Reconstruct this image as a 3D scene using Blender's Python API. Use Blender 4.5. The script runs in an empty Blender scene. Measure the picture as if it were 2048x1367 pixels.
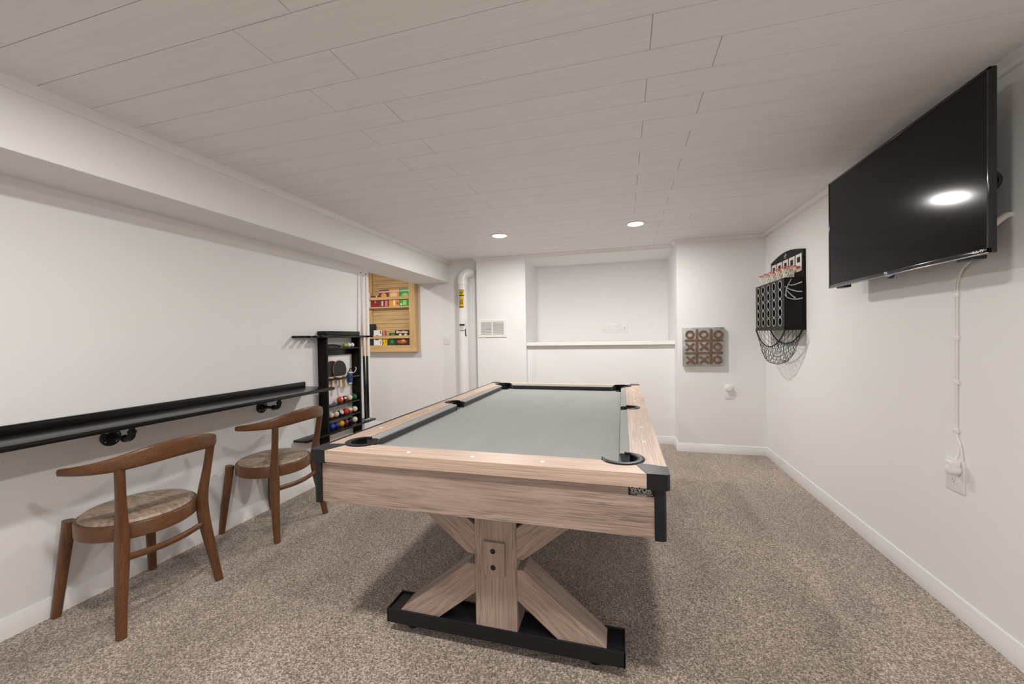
import bpy, bmesh, math, random
from mathutils import Vector, Matrix
random.seed(7)
S = bpy.context.scene
C = S.collection
PI = math.pi

# ---------------------------------------------------------------- camera, world, lamps, exposure
F, YAW, PITCH, ROLL = 794.6, 0.2707, 0.0134, -0.016
cam_d = bpy.data.cameras.new('camera')
cam_d.sensor_width = 36.0
cam_d.lens = F / 2048 * 36.0
cam_d.clip_start = 0.02
cam = bpy.data.objects.new('camera', cam_d)
C.objects.link(cam)
def m3(rows): return Matrix(rows)
cy, sy = math.cos(YAW), math.sin(YAW)
cp, sp = math.cos(PITCH), math.sin(PITCH)
cr, sr = math.cos(ROLL), math.sin(ROLL)
Rw = (m3(((cr, -sr, 0), (sr, cr, 0), (0, 0, 1))) @ m3(((1, 0, 0), (0, cp, -sp), (0, sp, cp)))
      @ m3(((1, 0, 0), (0, 0, -1), (0, 1, 0))) @ m3(((cy, -sy, 0), (sy, cy, 0), (0, 0, 1))).transposed())
right, down, fwd = Rw[0], Rw[1], Rw[2]
M = Matrix.Identity(4)
for i in range(3):
    M[i][0], M[i][1], M[i][2] = right[i], -down[i], -fwd[i]
M.translation = (0, 0, 1.22)
cam.matrix_world = M
S.camera = cam

w = bpy.data.worlds.new('world')
S.world = w
w.use_nodes = True
w.node_tree.nodes['Background'].inputs[0].default_value = (0.9, 0.95, 1.0, 1)
w.node_tree.nodes['Background'].inputs[1].default_value = 0.02
S.view_settings.view_transform = 'Standard'
S.view_settings.look = 'None'
S.view_settings.gamma = 1.0
S.view_settings.exposure = -0.27
S.view_settings.use_curve_mapping = False
S.cycles.use_denoising = True
S.cycles.max_bounces = 12
S.cycles.diffuse_bounces = 8
S.cycles.glossy_bounces = 4
S.cycles.sample_clamp_indirect = 6.0

ZC = 2.19                                   # ceiling height
LAMP_W = 24.0
LAMP_COL = (1.0, 0.965, 0.928)
LAMPS = [(-1.123, 3.66), (0.124, 3.66), (-1.15, 0.70), (0.124, 0.70), (-1.15, -2.0), (0.124, -2.0), (-3.07, 3.55)]  # pair behind the camera is unseen, added for flat fill
def lamp(x, y, watt):
    d = bpy.data.lights.new('downlight', 'AREA')
    d.shape = 'DISK'; d.size = 0.13; d.energy = watt; d.color = LAMP_COL
    o = bpy.data.objects.new('downlight', d)
    o.location = (x, y, ZC - 0.012)
    C.objects.link(o)
for k, (x, y) in enumerate(LAMPS):
    lamp(x, y, LAMP_W * (0.9 if k == 6 else 1.0))

# ---------------------------------------------------------------- helpers
class MB:
    def __init__(self): self.bm = bmesh.new()
    def _add(self, t, mat=None):
        if mat is not None: t.transform(mat)
        me = bpy.data.meshes.new('tmp'); t.to_mesh(me); t.free()
        self.bm.from_mesh(me); bpy.data.meshes.remove(me)
    def box(self, x0, x1, y0, y1, z0, z1, bev=0.0, seg=2, mat=None):
        t = bmesh.new()
        bmesh.ops.create_cube(t, size=1)
        sx, sy_, sz = abs(x1-x0), abs(y1-y0), abs(z1-z0)
        for v in t.verts:
            v.co = Vector(((x0+x1)/2+v.co.x*sx, (y0+y1)/2+v.co.y*sy_, (z0+z1)/2+v.co.z*sz))
        if bev > 0:
            bev = min(bev, 0.45*min(sx, sy_, sz))
            bmesh.ops.bevel(t, geom=t.edges[:], offset=bev, segments=seg, profile=0.5, affect='EDGES')
        self._add(t, mat); return self
    def cyl(self, p0, p1, r0, r1=None, n=24, bev=0.0):
        r1 = r0 if r1 is None else r1
        p0, p1 = Vector(p0), Vector(p1)
        d = p1-p0; L = d.length
        prof = [(0, 0), (r0-bev, 0), (r0, bev), (r1, L-bev), (r1-bev, L), (0, L)] if bev else [(0, 0), (r0, 0), (r1, L), (0, L)]
        return self.lathe(prof, p0, d, n)
    def lathe(self, prof, o=(0, 0, 0), axis=(0, 0, 1), n=24):
        q = Vector((0, 0, 1)).rotation_difference(Vector(axis).normalized()).to_matrix().to_4x4()
        q.translation = Vector(o)
        t = bmesh.new(); rings = []
        for r, z in prof:
            if r < 1e-6: rings.append([t.verts.new((0, 0, z))])
            else: rings.append([t.verts.new((r*math.cos(2*PI*i/n), r*math.sin(2*PI*i/n), z)) for i in range(n)])
        for a, b in zip(rings, rings[1:]):
            for i in range(n):
                j = (i+1) % n
                if len(a) == 1 and len(b) == 1: continue
                if len(a) == 1: t.faces.new((a[0], b[j], b[i]))
                elif len(b) == 1: t.faces.new((a[i], a[j], b[0]))
                else: t.faces.new((a[i], a[j], b[j], b[i]))
        bmesh.ops.recalc_face_normals(t, faces=t.faces[:])
        self._add(t, q); return self
    def sphere(self, c, r, n=24, sc=(1, 1, 1)):
        t = bmesh.new()
        bmesh.ops.create_uvsphere(t, u_segments=n, v_segments=n//2, radius=r)
        for v in t.verts: v.co = Vector((v.co.x*sc[0]+c[0], v.co.y*sc[1]+c[1], v.co.z*sc[2]+c[2]))
        self._add(t); return self
    def prism(self, poly, z0, z1, bev=0.0, mat=None):
        """poly in xy, extruded z0..z1"""
        t = bmesh.new()
        a = [t.verts.new((p[0], p[1], z0)) for p in poly]
        f = t.faces.new(a)
        r = bmesh.ops.extrude_face_region(t, geom=[f])
        for v in r['geom']:
            if isinstance(v, bmesh.types.BMVert): v.co.z = z1
        bmesh.ops.recalc_face_normals(t, faces=t.faces[:])
        if bev: bmesh.ops.bevel(t, geom=t.edges[:], offset=bev, segments=2, profile=0.5, affect='EDGES')
        self._add(t, mat); return self
    def sweep(self, path, secs, up=(0, 0, 1), n=14, power=2.0, closed=False, caps=True):
        """path pts; secs (half side, half up) per point; superellipse section"""
        path = [Vector(p) for p in path]; up = Vector(up); m = len(path)
        t = bmesh.new(); rings = []
        for i, p in enumerate(path):
            if closed: d = path[(i+1) % m]-path[i-1]
            else: d = path[min(i+1, m-1)]-path[max(i-1, 0)]
            d.normalize()
            s = d.cross(up)
            if s.length < 1e-4: s = d.cross(Vector((1, 0, 0)))
            s.normalize(); u = s.cross(d).normalized()
            a, b = secs[i] if isinstance(secs, list) else secs
            ring = []
            for k in range(n):
                th = 2*PI*(k+0.5)/n
                c_, s_ = math.cos(th), math.sin(th)
                ring.append(t.verts.new(p + s*(a*math.copysign(abs(c_)**(2/power), c_)) + u*(b*math.copysign(abs(s_)**(2/power), s_))))
            rings.append(ring)
        rng = range(m if closed else m-1)
        for i in rng:
            A, B = rings[i], rings[(i+1) % m]
            for k in range(n):
                j = (k+1) % n
                t.faces.new((A[k], A[j], B[j], B[k]))
        if caps and not closed:
            t.faces.new(list(reversed(rings[0]))); t.faces.new(rings[-1])
        bmesh.ops.recalc_face_normals(t, faces=t.faces[:])
        self._add(t); return self
    def tube(self, path, r, n=8, closed=False):
        d = Vector(path[-1])-Vector(path[0])
        up = (1, 0, 0) if not closed and d.length > 1e-6 and abs(d.normalized().z) > 0.75 else (0, 0, 1)
        return self.sweep(path, (r, r), up=up, n=n, closed=closed)
    def quadface(self, pts):
        vs = [self.bm.verts.new(p) for p in pts]
        self.bm.faces.new(vs); return self
    def build(self, name, mat, parent=None, smooth=True, angle=38):
        me = bpy.data.meshes.new(name)
        if parent is not None:
            o_ = origin(parent)
            bmesh.ops.translate(self.bm, verts=self.bm.verts[:], vec=-o_)
        self.bm.to_mesh(me); self.bm.free()
        me.materials.append(mat)
        o = bpy.data.objects.new(name, me)
        C.objects.link(o)
        if parent is not None: o.parent = parent
        if smooth:
            for p in me.polygons: p.use_smooth = True
            try: me.set_sharp_from_angle(angle=math.radians(angle))
            except Exception: pass
        return o

def origin(o):
    v = Vector((0, 0, 0))
    while o is not None:
        v += o.location; o = o.parent
    return v

def spline(pts, k=6, closed=False):
    """Catmull-Rom resample of tuples (any length)"""
    n = len(pts); out = []
    rng = n if closed else n-1
    for i in range(rng):
        g = (lambda j: pts[j % n]) if closed else (lambda j: pts[max(0, min(n-1, j))])
        p0, p1, p2, p3 = g(i-1), g(i), g(i+1), g(i+2)
        for s in range(k):
            t = s/k
            out.append(tuple(0.5*((2*b)+(-a+c)*t+(2*a-5*b+4*c-d)*t*t+(-a+3*b-3*c+d)*t**3) for a, b, c, d in zip(p0, p1, p2, p3)))
    if not closed: out.append(tuple(pts[-1]))
    return out

def thing(name, label, cat, loc, group=None):
    o = bpy.data.objects.new(name, None)
    o.empty_display_size = 0.05
    o.location = loc
    C.objects.link(o)
    return tag(o, label, cat, group)
def tag(o, label, cat, group=None):
    o['label'] = label; o['category'] = cat
    if group: o['group'] = group
    return o
def structure(o):
    o['kind'] = 'structure'; return o
def dup_tree(o, parent=None):
    c = o.copy(); C.objects.link(c); c.parent = parent
    for ch in list(o.children): dup_tree(ch, c)
    return c

def text_obj(s, size, mat, parent, name, M4, bold=0.0, depth=0.0006, align='CENTER'):
    cu = bpy.data.curves.new('t', 'FONT')
    cu.body = s; cu.size = size; cu.align_x = align; cu.align_y = 'CENTER'; cu.offset = bold; cu.extrude = depth
    cu.resolution_u = 3
    to = bpy.data.objects.new('t', cu); C.objects.link(to)
    dg = bpy.context.evaluated_depsgraph_get()
    me = bpy.data.meshes.new_from_object(to.evaluated_get(dg))
    bpy.data.objects.remove(to); bpy.data.curves.remove(cu)
    mb = MB(); t = bmesh.new(); t.from_mesh(me); bpy.data.meshes.remove(me)
    mb._add(t, M4)
    return mb.build(name, mat, parent, smooth=False)
def frame(o, xd, yd):
    x, y = Vector(xd).normalized(), Vector(yd).normalized(); z = x.cross(y)
    m = Matrix.Identity(4)
    for i in range(3): m[i][0], m[i][1], m[i][2], m[i][3] = x[i], y[i], z[i], o[i]
    return m

# ---------------------------------------------------------------- materials
def new_mat(name):
    m = bpy.data.materials.new(name); m.use_nodes = True
    nt = m.node_tree
    return m, nt, nt.nodes['Principled BSDF']
def node(nt, typ, **kw):
    n = nt.nodes.new(typ)
    for k, v in kw.items():
        if k.startswith('_'): setattr(n, k[1:], v)
        else: n.inputs[k.replace('_', ' ')].default_value = v
    return n
def coords(nt, scale=(1, 1, 1), rot=(0, 0, 0)):
    tc = nt.nodes.new('ShaderNodeTexCoord'); mp = nt.nodes.new('ShaderNodeMapping')
    mp.inputs['Scale'].default_value = scale; mp.inputs['Rotation'].default_value = rot
    nt.links.new(tc.outputs['Object'], mp.inputs['Vector'])
    return mp.outputs['Vector']
def noise(nt, vec, scale, detail=3, rough=0.55, dist=0.0):
    n = node(nt, 'ShaderNodeTexNoise', Scale=scale, Detail=detail, Roughness=rough, Distortion=dist)
    nt.links.new(vec, n.inputs['Vector']); return n.outputs['Fac']
def ramp(nt, fac, stops):
    r = nt.nodes.new('ShaderNodeValToRGB')
    els = r.color_ramp.elements
    while len(els) < len(stops): els.new(0.5)
    for e, (p, c) in zip(els, stops):
        e.position = p; e.color = (c[0], c[1], c[2], 1)
    nt.links.new(fac, r.inputs['Fac']); return r.outputs['Color']
def mixc(nt, a, b, fac, mode='MIX'):
    n = nt.nodes.new('ShaderNodeMix'); n.data_type = 'RGBA'; n.blend_type = mode
    def put(sock, v):
        if isinstance(v, (tuple, list)): sock.default_value = (v[0], v[1], v[2], 1)
        else: nt.links.new(v, sock)
    put(n.inputs['A'], a); put(n.inputs['B'], b)
    if isinstance(fac, (int, float)): n.inputs['Factor'].default_value = fac
    else: nt.links.new(fac, n.inputs['Factor'])
    return n.outputs['Result']
def bump(nt, b, fac, strength, dist=0.002):
    n = node(nt, 'ShaderNodeBump', Strength=strength, Distance=dist)
    nt.links.new(fac, n.inputs['Height']); nt.links.new(n.outputs['Normal'], b.inputs['Normal'])
def plain(name, col, rough=0.5, metal=0.0, spec=0.5, var=0.06, scale=30, bmp=0.0, coat=0.0):
    """paint / plastic / metal with slight procedural mottling"""
    m, nt, b = new_mat(name)
    v = coords(nt)
    f = noise(nt, v, scale, 3)
    lo = tuple(c*(1-var) for c in col); hi = tuple(min(1, c*(1+var)) for c in col)
    nt.links.new(ramp(nt, f, [(0.3, lo), (0.7, hi)]), b.inputs['Base Color'])
    b.inputs['Roughness'].default_value = rough; b.inputs['Metallic'].default_value = metal
    b.inputs['Specular IOR Level'].default_value = spec
    if coat: b.inputs['Coat Weight'].default_value = coat
    if bmp: bump(nt, b, noise(nt, v, scale*8, 3), bmp, 0.001)
    return m
def wood(name, axis, light, dark, streak, rough=0.45, fine=70.0, knots=0.35, along=1.6, bmp=0.12, spec=0.4):
    """grain stretched along axis"""
    m, nt, b = new_mat(name)
    def sc(a, c):
        s = [c, c, c]; s['xyz'.index(axis)] = a; return tuple(s)
    v1 = coords(nt, sc(along*0.7, 14)); v2 = coords(nt, sc(along*2.0, fine*3.0)); v3 = coords(nt, sc(along*4.5, fine*3.8))
    n1 = noise(nt, v1, 1.0, 4, 0.6, 0.9); n2 = noise(nt, v2, 1.0, 3, 0.6, 0.25); n3 = noise(nt, v3, 1.0, 3, 0.6, 0.5)
    n4 = noise(nt, coords(nt, sc(along*0.8, 9)), 1.0, 3, 0.6, 1.2)
    c1 = ramp(nt, n1, [(0.36, dark), (0.58, light)])
    c2 = ramp(nt, n2, [(0.38, tuple(x*0.55 for x in light)), (0.50, light), (0.62, tuple(min(1, x*1.12) for x in light))])
    c = mixc(nt, c1, c2, 0.5)
    f3 = ramp(nt, n3, [(0.50, (0, 0, 0)), (0.58, (1, 1, 1))]); f4 = ramp(nt, n4, [(0.40, (0.12, 0.12, 0.12)), (0.60, (1, 1, 1))])
    ml = nt.nodes.new('ShaderNodeMath'); ml.operation = 'MULTIPLY'
    nt.links.new(f3, ml.inputs[0]); nt.links.new(f4, ml.inputs[1])
    sep = nt.nodes.new('ShaderNodeMath'); sep.operation = 'MULTIPLY'; sep.inputs[1].default_value = knots
    nt.links.new(ml.outputs[0], sep.inputs[0])
    c = mixc(nt, c, streak, sep.outputs[0])
    nt.links.new(c, b.inputs['Base Color'])
    b.inputs['Roughness'].default_value = rough; b.inputs['Specular IOR Level'].default_value = spec
    bump(nt, b, n2, bmp, 0.001)
    return m

def wall_paint(name, col):
    m, nt, b = new_mat(name)
    v = coords(nt)
    f = noise(nt, v, 1.6, 3)
    nt.links.new(ramp(nt, f, [(0.3, tuple(c*0.985 for c in col)), (0.7, col)]), b.inputs['Base Color'])
    b.inputs['Roughness'].default_value = 0.62; b.inputs['Specular IOR Level'].default_value = 0.3
    bump(nt, b, noise(nt, v, 160, 2), 0.06, 0.001)
    return m
WALL = (0.81, 0.807, 0.805)
M_wall = wall_paint('wall_paint', WALL)
M_trim = plain('trim_paint', (0.83, 0.825, 0.815), 0.35, var=0.01, scale=4)
def ceiling_mat():
    m, nt, b = new_mat('ceiling_plank')
    v = coords(nt, (2.0, 55, 20)); f = noise(nt, v, 1.0, 4, 0.6, 1.1)
    v2 = coords(nt, (0.7, 6.4, 1)); g = noise(nt, v2, 1.0, 2)
    c = ramp(nt, f, [(0.36, (0.785, 0.78, 0.775)), (0.55, (0.825, 0.82, 0.815))])
    c = mixc(nt, c, ramp(nt, g, [(0.3, (0.97, 0.97, 0.97)), (0.7, (1, 1, 1))]), 0.6, 'MULTIPLY')
    nt.links.new(c, b.inputs['Base Color'])
    b.inputs['Roughness'].default_value = 0.5; b.inputs['Specular IOR Level'].default_value = 0.3
    bump(nt, b, f, 0.22, 0.002)
    return m
M_ceil = ceiling_mat()
def carpet_mat():
    m, nt, b = new_mat('carpet')
    v = coords(nt)
    wv = nt.nodes.new('ShaderNodeVectorMath'); wv.operation = 'ADD'
    nz = node(nt, 'ShaderNodeTexNoise', Scale=60.0, Detail=1.0); nt.links.new(v, nz.inputs['Vector'])
    sc = nt.nodes.new('ShaderNodeVectorMath'); sc.operation = 'SCALE'; sc.inputs['Scale'].default_value = 0.012
    nt.links.new(nz.outputs['Color'], sc.inputs[0]); nt.links.new(v, wv.inputs[0]); nt.links.new(sc.outputs[0], wv.inputs[1])
    vo = node(nt, 'ShaderNodeTexVoronoi', Scale=215.0); nt.links.new(wv.outputs[0], vo.inputs['Vector'])
    sepc = nt.nodes.new('ShaderNodeSeparateColor'); nt.links.new(vo.outputs['Color'], sepc.inputs[0])
    f = vo.outputs['Distance']; p = noise(nt, coords(nt, (1.1, 0.55, 1)), 2.2, 3, 0.5, 0.4)
    c = ramp(nt, sepc.outputs[0], [(0.05, (0.125, 0.095, 0.072)), (0.35, (0.245, 0.195, 0.157)), (0.70, (0.405, 0.335, 0.278)), (1.0, (0.64, 0.55, 0.47))])
    c = mixc(nt, c, ramp(nt, p, [(0.36, (0.80, 0.785, 0.77)), (0.64, (1.08, 1.07, 1.06))]), 1.0, 'MULTIPLY')
    nt.links.new(c, b.inputs['Base Color'])
    b.inputs['Roughness'].default_value = 0.95; b.inputs['Specular IOR Level'].default_value = 0.1
    b.inputs['Sheen Weight'].default_value = 0.25; b.inputs['Sheen Roughness'].default_value = 0.6
    bump(nt, b, f, 0.5, 0.004)
    return m
M_carpet = carpet_mat()
OAK_L, OAK_D, OAK_S = (0.57, 0.43, 0.345), (0.42, 0.305, 0.24), (0.16, 0.108, 0.086)
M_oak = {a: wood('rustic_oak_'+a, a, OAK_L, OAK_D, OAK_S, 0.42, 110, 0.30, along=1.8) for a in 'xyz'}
M_apron = {a: wood('rustic_oak_apron_'+a, a, (0.41, 0.31, 0.258), (0.275, 0.20, 0.163), (0.095, 0.064, 0.052), 0.5, 85, 0.62, along=1.9) for a in 'xyz'}  # darker copy of the rail oak: lower light below the rails put into the colour
M_walnut = {a: wood('walnut_'+a, a, (0.148, 0.064, 0.027), (0.085, 0.036, 0.015), (0.035, 0.015, 0.008), 0.33, 75, 0.35, spec=0.4) for a in 'yz'}
M_pine = {a: wood('pine_'+a, a, (0.66, 0.44, 0.205), (0.55, 0.335, 0.135), (0.27, 0.13, 0.045), 0.5, 40, 0.35, along=1.2) for a in 'xz'}
M_ebony = {a: wood('black_stain_'+a, a, (0.009, 0.0075, 0.0065), (0.0045, 0.004, 0.004), (0.035, 0.026, 0.018), r, 40, 0.45, spec=sp_) for a, r, sp_ in (('y', 0.25, 0.3), ('z', 0.42, 0.12))}
M_black = plain('black_plastic', (0.008, 0.0085, 0.011), 0.36, var=0.1, spec=0.38)
M_matte = plain('matte_black', (0.010, 0.0098, 0.009), 0.5, var=0.1, spec=0.15)
M_blackmet = plain('black_iron', (0.012, 0.012, 0.012), 0.4, metal=0.3, var=0.2, scale=60, bmp=0.05)
M_gloss = plain('gloss_black', (0.006, 0.006, 0.006), 0.12, var=0.02)
M_leather = None
def leather_mat():
    m, nt, b = new_mat('mottled_leather')
    v = coords(nt); v2 = coords(nt, (1.2, 2.6, 1))
    a = noise(nt, v2, 9, 5, 0.65, 1.5); f = noise(nt, v, 160, 3, 0.6)
    c = ramp(nt, a, [(0.34, (0.20, 0.138, 0.096)), (0.5, (0.355, 0.268, 0.20)), (0.68, (0.50, 0.395, 0.305))])
    c = mixc(nt, c, ramp(nt, f, [(0.3, (0.72, 0.70, 0.68)), (0.7, (1.1, 1.1, 1.1))]), 0.8, 'MULTIPLY')
    nt.links.new(c, b.inputs['Base Color']); b.inputs['Roughness'].default_value = 0.42
    bump(nt, b, f, 0.15, 0.001); return m
M_leather = leather_mat()
def felt_mat(name, k=1.0):
    m, nt, b = new_mat(name)
    v = coords(nt); f = noise(nt, v, 420, 2); g = noise(nt, coords(nt, (3, 1, 1)), 3.0, 3)
    c = ramp(nt, f, [(0.3, (0.245*k, 0.252*k, 0.247*k)), (0.7, (0.31*k, 0.317*k, 0.31*k))])
    c = mixc(nt, c, ramp(nt, g, [(0.3, (0.95, 0.95, 0.95)), (0.7, (1.03, 1.03, 1.03))]), 1.0, 'MULTIPLY')
    nt.links.new(c, b.inputs['Base Color']); b.inputs['Roughness'].default_value = 0.9
    b.inputs['Specular IOR Level'].default_value = 0.15; b.inputs['Sheen Weight'].default_value = 0.2
    bump(nt, b, f, 0.1, 0.001); return m
M_felt = felt_mat('grey_felt')
M_facing = felt_mat('charcoal_felt', 0.16)
M_white = plain('white_plastic', (0.80, 0.785, 0.765), 0.35, var=0.015)
M_slot = plain('dark_slot', (0.05, 0.045, 0.042), 0.6)
M_ventdark = plain('duct_dark', (0.03, 0.027, 0.025), 0.8)
M_pvc = plain('white_pvc', (0.83, 0.82, 0.80), 0.28, var=0.01)
M_yellow = plain('yellow_sticker', (0.80, 0.50, 0.02), 0.45, var=0.03)
M_ink = plain('black_ink', (0.02, 0.017, 0.012), 0.5)
M_paper = plain('white_paper', (0.78, 0.77, 0.74), 0.6, var=0.02)
M_pearl = plain('pearl_inlay', (0.86, 0.84, 0.78), 0.2, var=0.04)
M_silver = plain('silver_metal', (0.72, 0.72, 0.72), 0.25, metal=1.0)
M_screen = plain('screen_glass', (0.005, 0.0045, 0.0035), 0.11, var=0.05, spec=0.14)
M_rust = plain('rusty_brown', (0.165, 0.085, 0.044), 0.6, metal=0.0, var=0.35, scale=45, bmp=0.2)
M_wash = plain('cue_maple', (0.72, 0.52, 0.33), 0.25, var=0.04, coat=0.4)

def galv_mat():
    m, nt, b = new_mat('galvanised_sheet')
    v = coords(nt); vo = node(nt, 'ShaderNodeTexVoronoi', Scale=70.0); nt.links.new(v, vo.inputs['Vector'])
    n = noise(nt, v, 24, 4)
    c = mixc(nt, ramp(nt, n, [(0.35, (0.30, 0.315, 0.31)), (0.65, (0.50, 0.51, 0.495))]), vo.outputs['Color'], 0.04)
    nt.links.new(c, b.inputs['Base Color']); b.inputs['Metallic'].default_value = 0.35; b.inputs['Roughness'].default_value = 0.45
    return m
M_galv = galv_mat()
def emit_mat(name, col, s):
    m, nt, b = new_mat(name)
    b.inputs['Emission Color'].default_value = (*col, 1); b.inputs['Emission Strength'].default_value = s
    b.inputs['Base Color'].default_value = (0.9, 0.9, 0.9, 1); return m
M_lens = emit_mat('lamp_lens', (1.0, 0.96, 0.9), 14.0)

# ---------------------------------------------------------------- room
XL, XR, XS, ZS, YR = -2.487, 1.37, -2.144, 1.93, 4.449
YB, YH, YAL = 4.745, 4.635, 5.30          # far-left wall, chase / header face, alcove back
XC0, XC1, XA = -1.73, -1.11, 0.553        # chase, alcove right side
WEND, XLB = 3.525, -2.607                 # end of left wall, its back face
Y0, YSIDE, XSIDE = -3.2, 1.6, -4.3
fl = MB().box(XSIDE-0.1, XR+0.1, Y0-0.1, 5.45, -0.08, 0.0).build('floor', M_carpet, smooth=False); structure(fl)
c_ = MB()
XJ = {0: -0.935, 1: -1.16}
for k in range(-26, 29):
    ya, yb = 0.822+0.157*k, 0.822+0.157*(k+1)
    base = XJ[k % 2]
    js = [base+1.262*n for n in range(-4, 4)]
    if k == -1: js = [-1.91+1.262*n for n in range(-3, 5)]
    if k == 17: js = [-0.689+1.243*n for n in range(-4, 4)]
    js = [-4.4]+[j for j in js if -4.35 < j < 1.42]+[1.46]
    for a, b in zip(js, js[1:]):
        c_.box(a+0.0013, b-0.0013, ya+0.0013, yb-0.0013, ZC, ZC+0.012, 0.0012, 1)
c_.box(-4.4, 1.46, Y0-0.1, 5.45, ZC+0.006, ZC+0.06)
structure(c_.build('ceiling', M_ceil, smooth=False))
def wall(name, *b):
    return structure(MB().box(*b).build(name, M_wall, smooth=False))
wall('wall_left', XLB, XL, Y0, WEND, 0, ZC)
wall('wall_right', XR, XR+0.1, Y0-0.1, 5.45, 0, ZC+0.05)
wall('wall_front', XSIDE-0.1, XR, Y0-0.1, Y0, 0, ZC)
wall('wall_back_left', XSIDE-0.1, XC0, YB, YB+0.1, 0, ZC)
wall('wall_side', XSIDE-0.1, XSIDE, YSIDE, YB, 0, ZC)
wall('wall_side_front', XSIDE-0.1, XLB, YSIDE-0.1, YSIDE, 0, ZC)
wall('wall_back_chase', XC0, XC1, YH, 5.45, 0, ZC)
wall('wall_back_lower', XC1, XA, 4.70, YAL, 0, 1.107)
wall('wall_back_alcove', XC1, XA, YAL, 5.45, 0, ZC)
wall('wall_back_right', XA, XR, YR, 5.45, 0, ZC)
structure(MB().box(XC1, XA, YH, YAL, 2.152, ZC+0.003).build('ceiling_alcove', M_wall, smooth=False))
structure(MB().box(XLB, XS, Y0, YB, ZS, ZC+0.003, 0.003).build('ceiling_beam', M_wall, smooth=False))
structure(MB().box(XC1, XA+0.004, 4.655, YAL, 1.107, 1.144, 0.002).build('trim_10', M_trim, smooth=False))
# crown strips: cove profile, p = out from wall, q = down from ceiling
CROWN = [(0, 0), (0.038, 0), (0.038, 0.006), (0.030, 0.010), (0.016, 0.019), (0.009, 0.030), (0.009, 0.037), (0, 0.037)]
BASE = [(0, 0), (0.013, 0), (0.013, 0.062), (0.009, 0.068), (0.008, 0.078), (0.004, 0.086), (0, 0.086)]
def strip(name, a, b, nrm, prof, z, sgn, mat=M_trim, ma=0, mb_=0):
    """profile strip from a to b (xy), nrm = direction out of wall; ma/mb_: mitre (+1 grows with p)"""
    d = (Vector(b)-Vector(a)).normalized(); n = Vector(nrm)
    m = MB(); A = []; B = []
    for p, q in prof:
        A.append(Vector((*(Vector(a)+n*p-d*(ma*p)), z+sgn*q))); B.append(Vector((*(Vector(b)+n*p+d*(mb_*p)), z+sgn*q)))
    va = [m.bm.verts.new(v) for v in A]; vb = [m.bm.verts.new(v) for v in B]
    k = len(prof)
    for i in range(k):
        j = (i+1) % k; m.bm.faces.new((va[i], va[j], vb[j], vb[i]))
    m.bm.faces.new(va); m.bm.faces.new(list(reversed(vb)))
    bmesh.ops.recalc_face_normals(m.bm, faces=m.bm.faces[:])
    return structure(m.build(name, mat, angle=50))
strip('trim_1', (XS, Y0), (XS, YB), (1, 0), CROWN, ZC, -1, mb_=-1)
strip('trim_2', (XS, YB), (XC0, YB), (0, -1), CROWN, ZC, -1, ma=-1, mb_=-1)
strip('trim_3', (XC0, YB), (XC0, YH), (-1, 0), CROWN, ZC, -1, ma=-1, mb_=1)
strip('trim_4', (XC0, YH), (XA, YH), (0, -1), CROWN, ZC, -1, ma=1, mb_=-1)
strip('trim_5', (XA, YH), (XA, YR), (-1, 0), CROWN, ZC, -1, ma=-1, mb_=1)
strip('trim_6', (XA, YR), (XR, YR), (0, -1), CROWN, ZC, -1, ma=1, mb_=-1)
strip('trim_7', (XR, YR), (XR, Y0), (-1, 0), CROWN, ZC, -1, ma=-1)
strip('baseboard_right', (XR, YR), (XR, Y0), (-1, 0), BASE, 0, 1, ma=-1)
strip('baseboard_back_right', (XA, YR), (XR, YR), (0, -1), BASE, 0, 1, ma=1, mb_=-1)
strip('baseboard_back_return', (XA, 4.70), (XA, YR), (-1, 0), BASE, 0, 1, ma=-1, mb_=1)
strip('baseboard_back_lower', (XC1, 4.70), (XA, 4.70), (0, -1), BASE, 0, 1, mb_=-1)
strip('baseboard_back_chase', (XC0, YH), (XC1, YH), (0, -1), BASE, 0, 1)
strip('baseboard_back_left', (XSIDE, YB), (XC0, YB), (0, -1), BASE, 0, 1)
strip('baseboard_left', (XL, Y0), (XL, WEND), (1, 0), BASE, 0, 1)

# recessed downlights
DL = [('white recessed downlight in the plank ceiling, left one of the two near the back wall'),
      ('white recessed downlight in the plank ceiling, right one of the two, nearer the television')]
def downlight(x, y, label):
    t = thing('downlight', label, 'ceiling light', (x, y, ZC), 'recessed downlights')
    MB().lathe([(0.066, 0.004), (0.066, -0.004), (0.088, -0.006), (0.092, -0.003), (0.092, 0.001), (0.066, 0.004)], (x, y, ZC), n=40).build('trim_ring', M_white, t)
    MB().cyl((x, y, ZC-0.002), (x, y, ZC+0.003), 0.066, n=40).build('lens', M_lens, t)
downlight(*LAMPS[0], DL[0]); downlight(*LAMPS[1], DL[1])

# ---------------------------------------------------------------- pool table
TX, TY, TZ = -0.526, 2.4475, 0.79
HW, HL = 0.660, 1.1625                     # half outer sizes
NW, NL = HW-0.146, HL-0.152                # cushion nose
RW = 0.112                                 # wood rail width
pt = thing('pool_table', 'rustic oak pool table with grey felt, black pocket corners and trestle legs', 'pool table', (TX, TY, 0))
def P(x, y): return (TX+x, TY+y)
ZR0 = TZ-0.044
CPX, CPY, CR = HW-0.141, HL-0.147, 0.076   # corner pocket centre
MPX, MR = HW-0.098, 0.060                  # middle pocket
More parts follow.
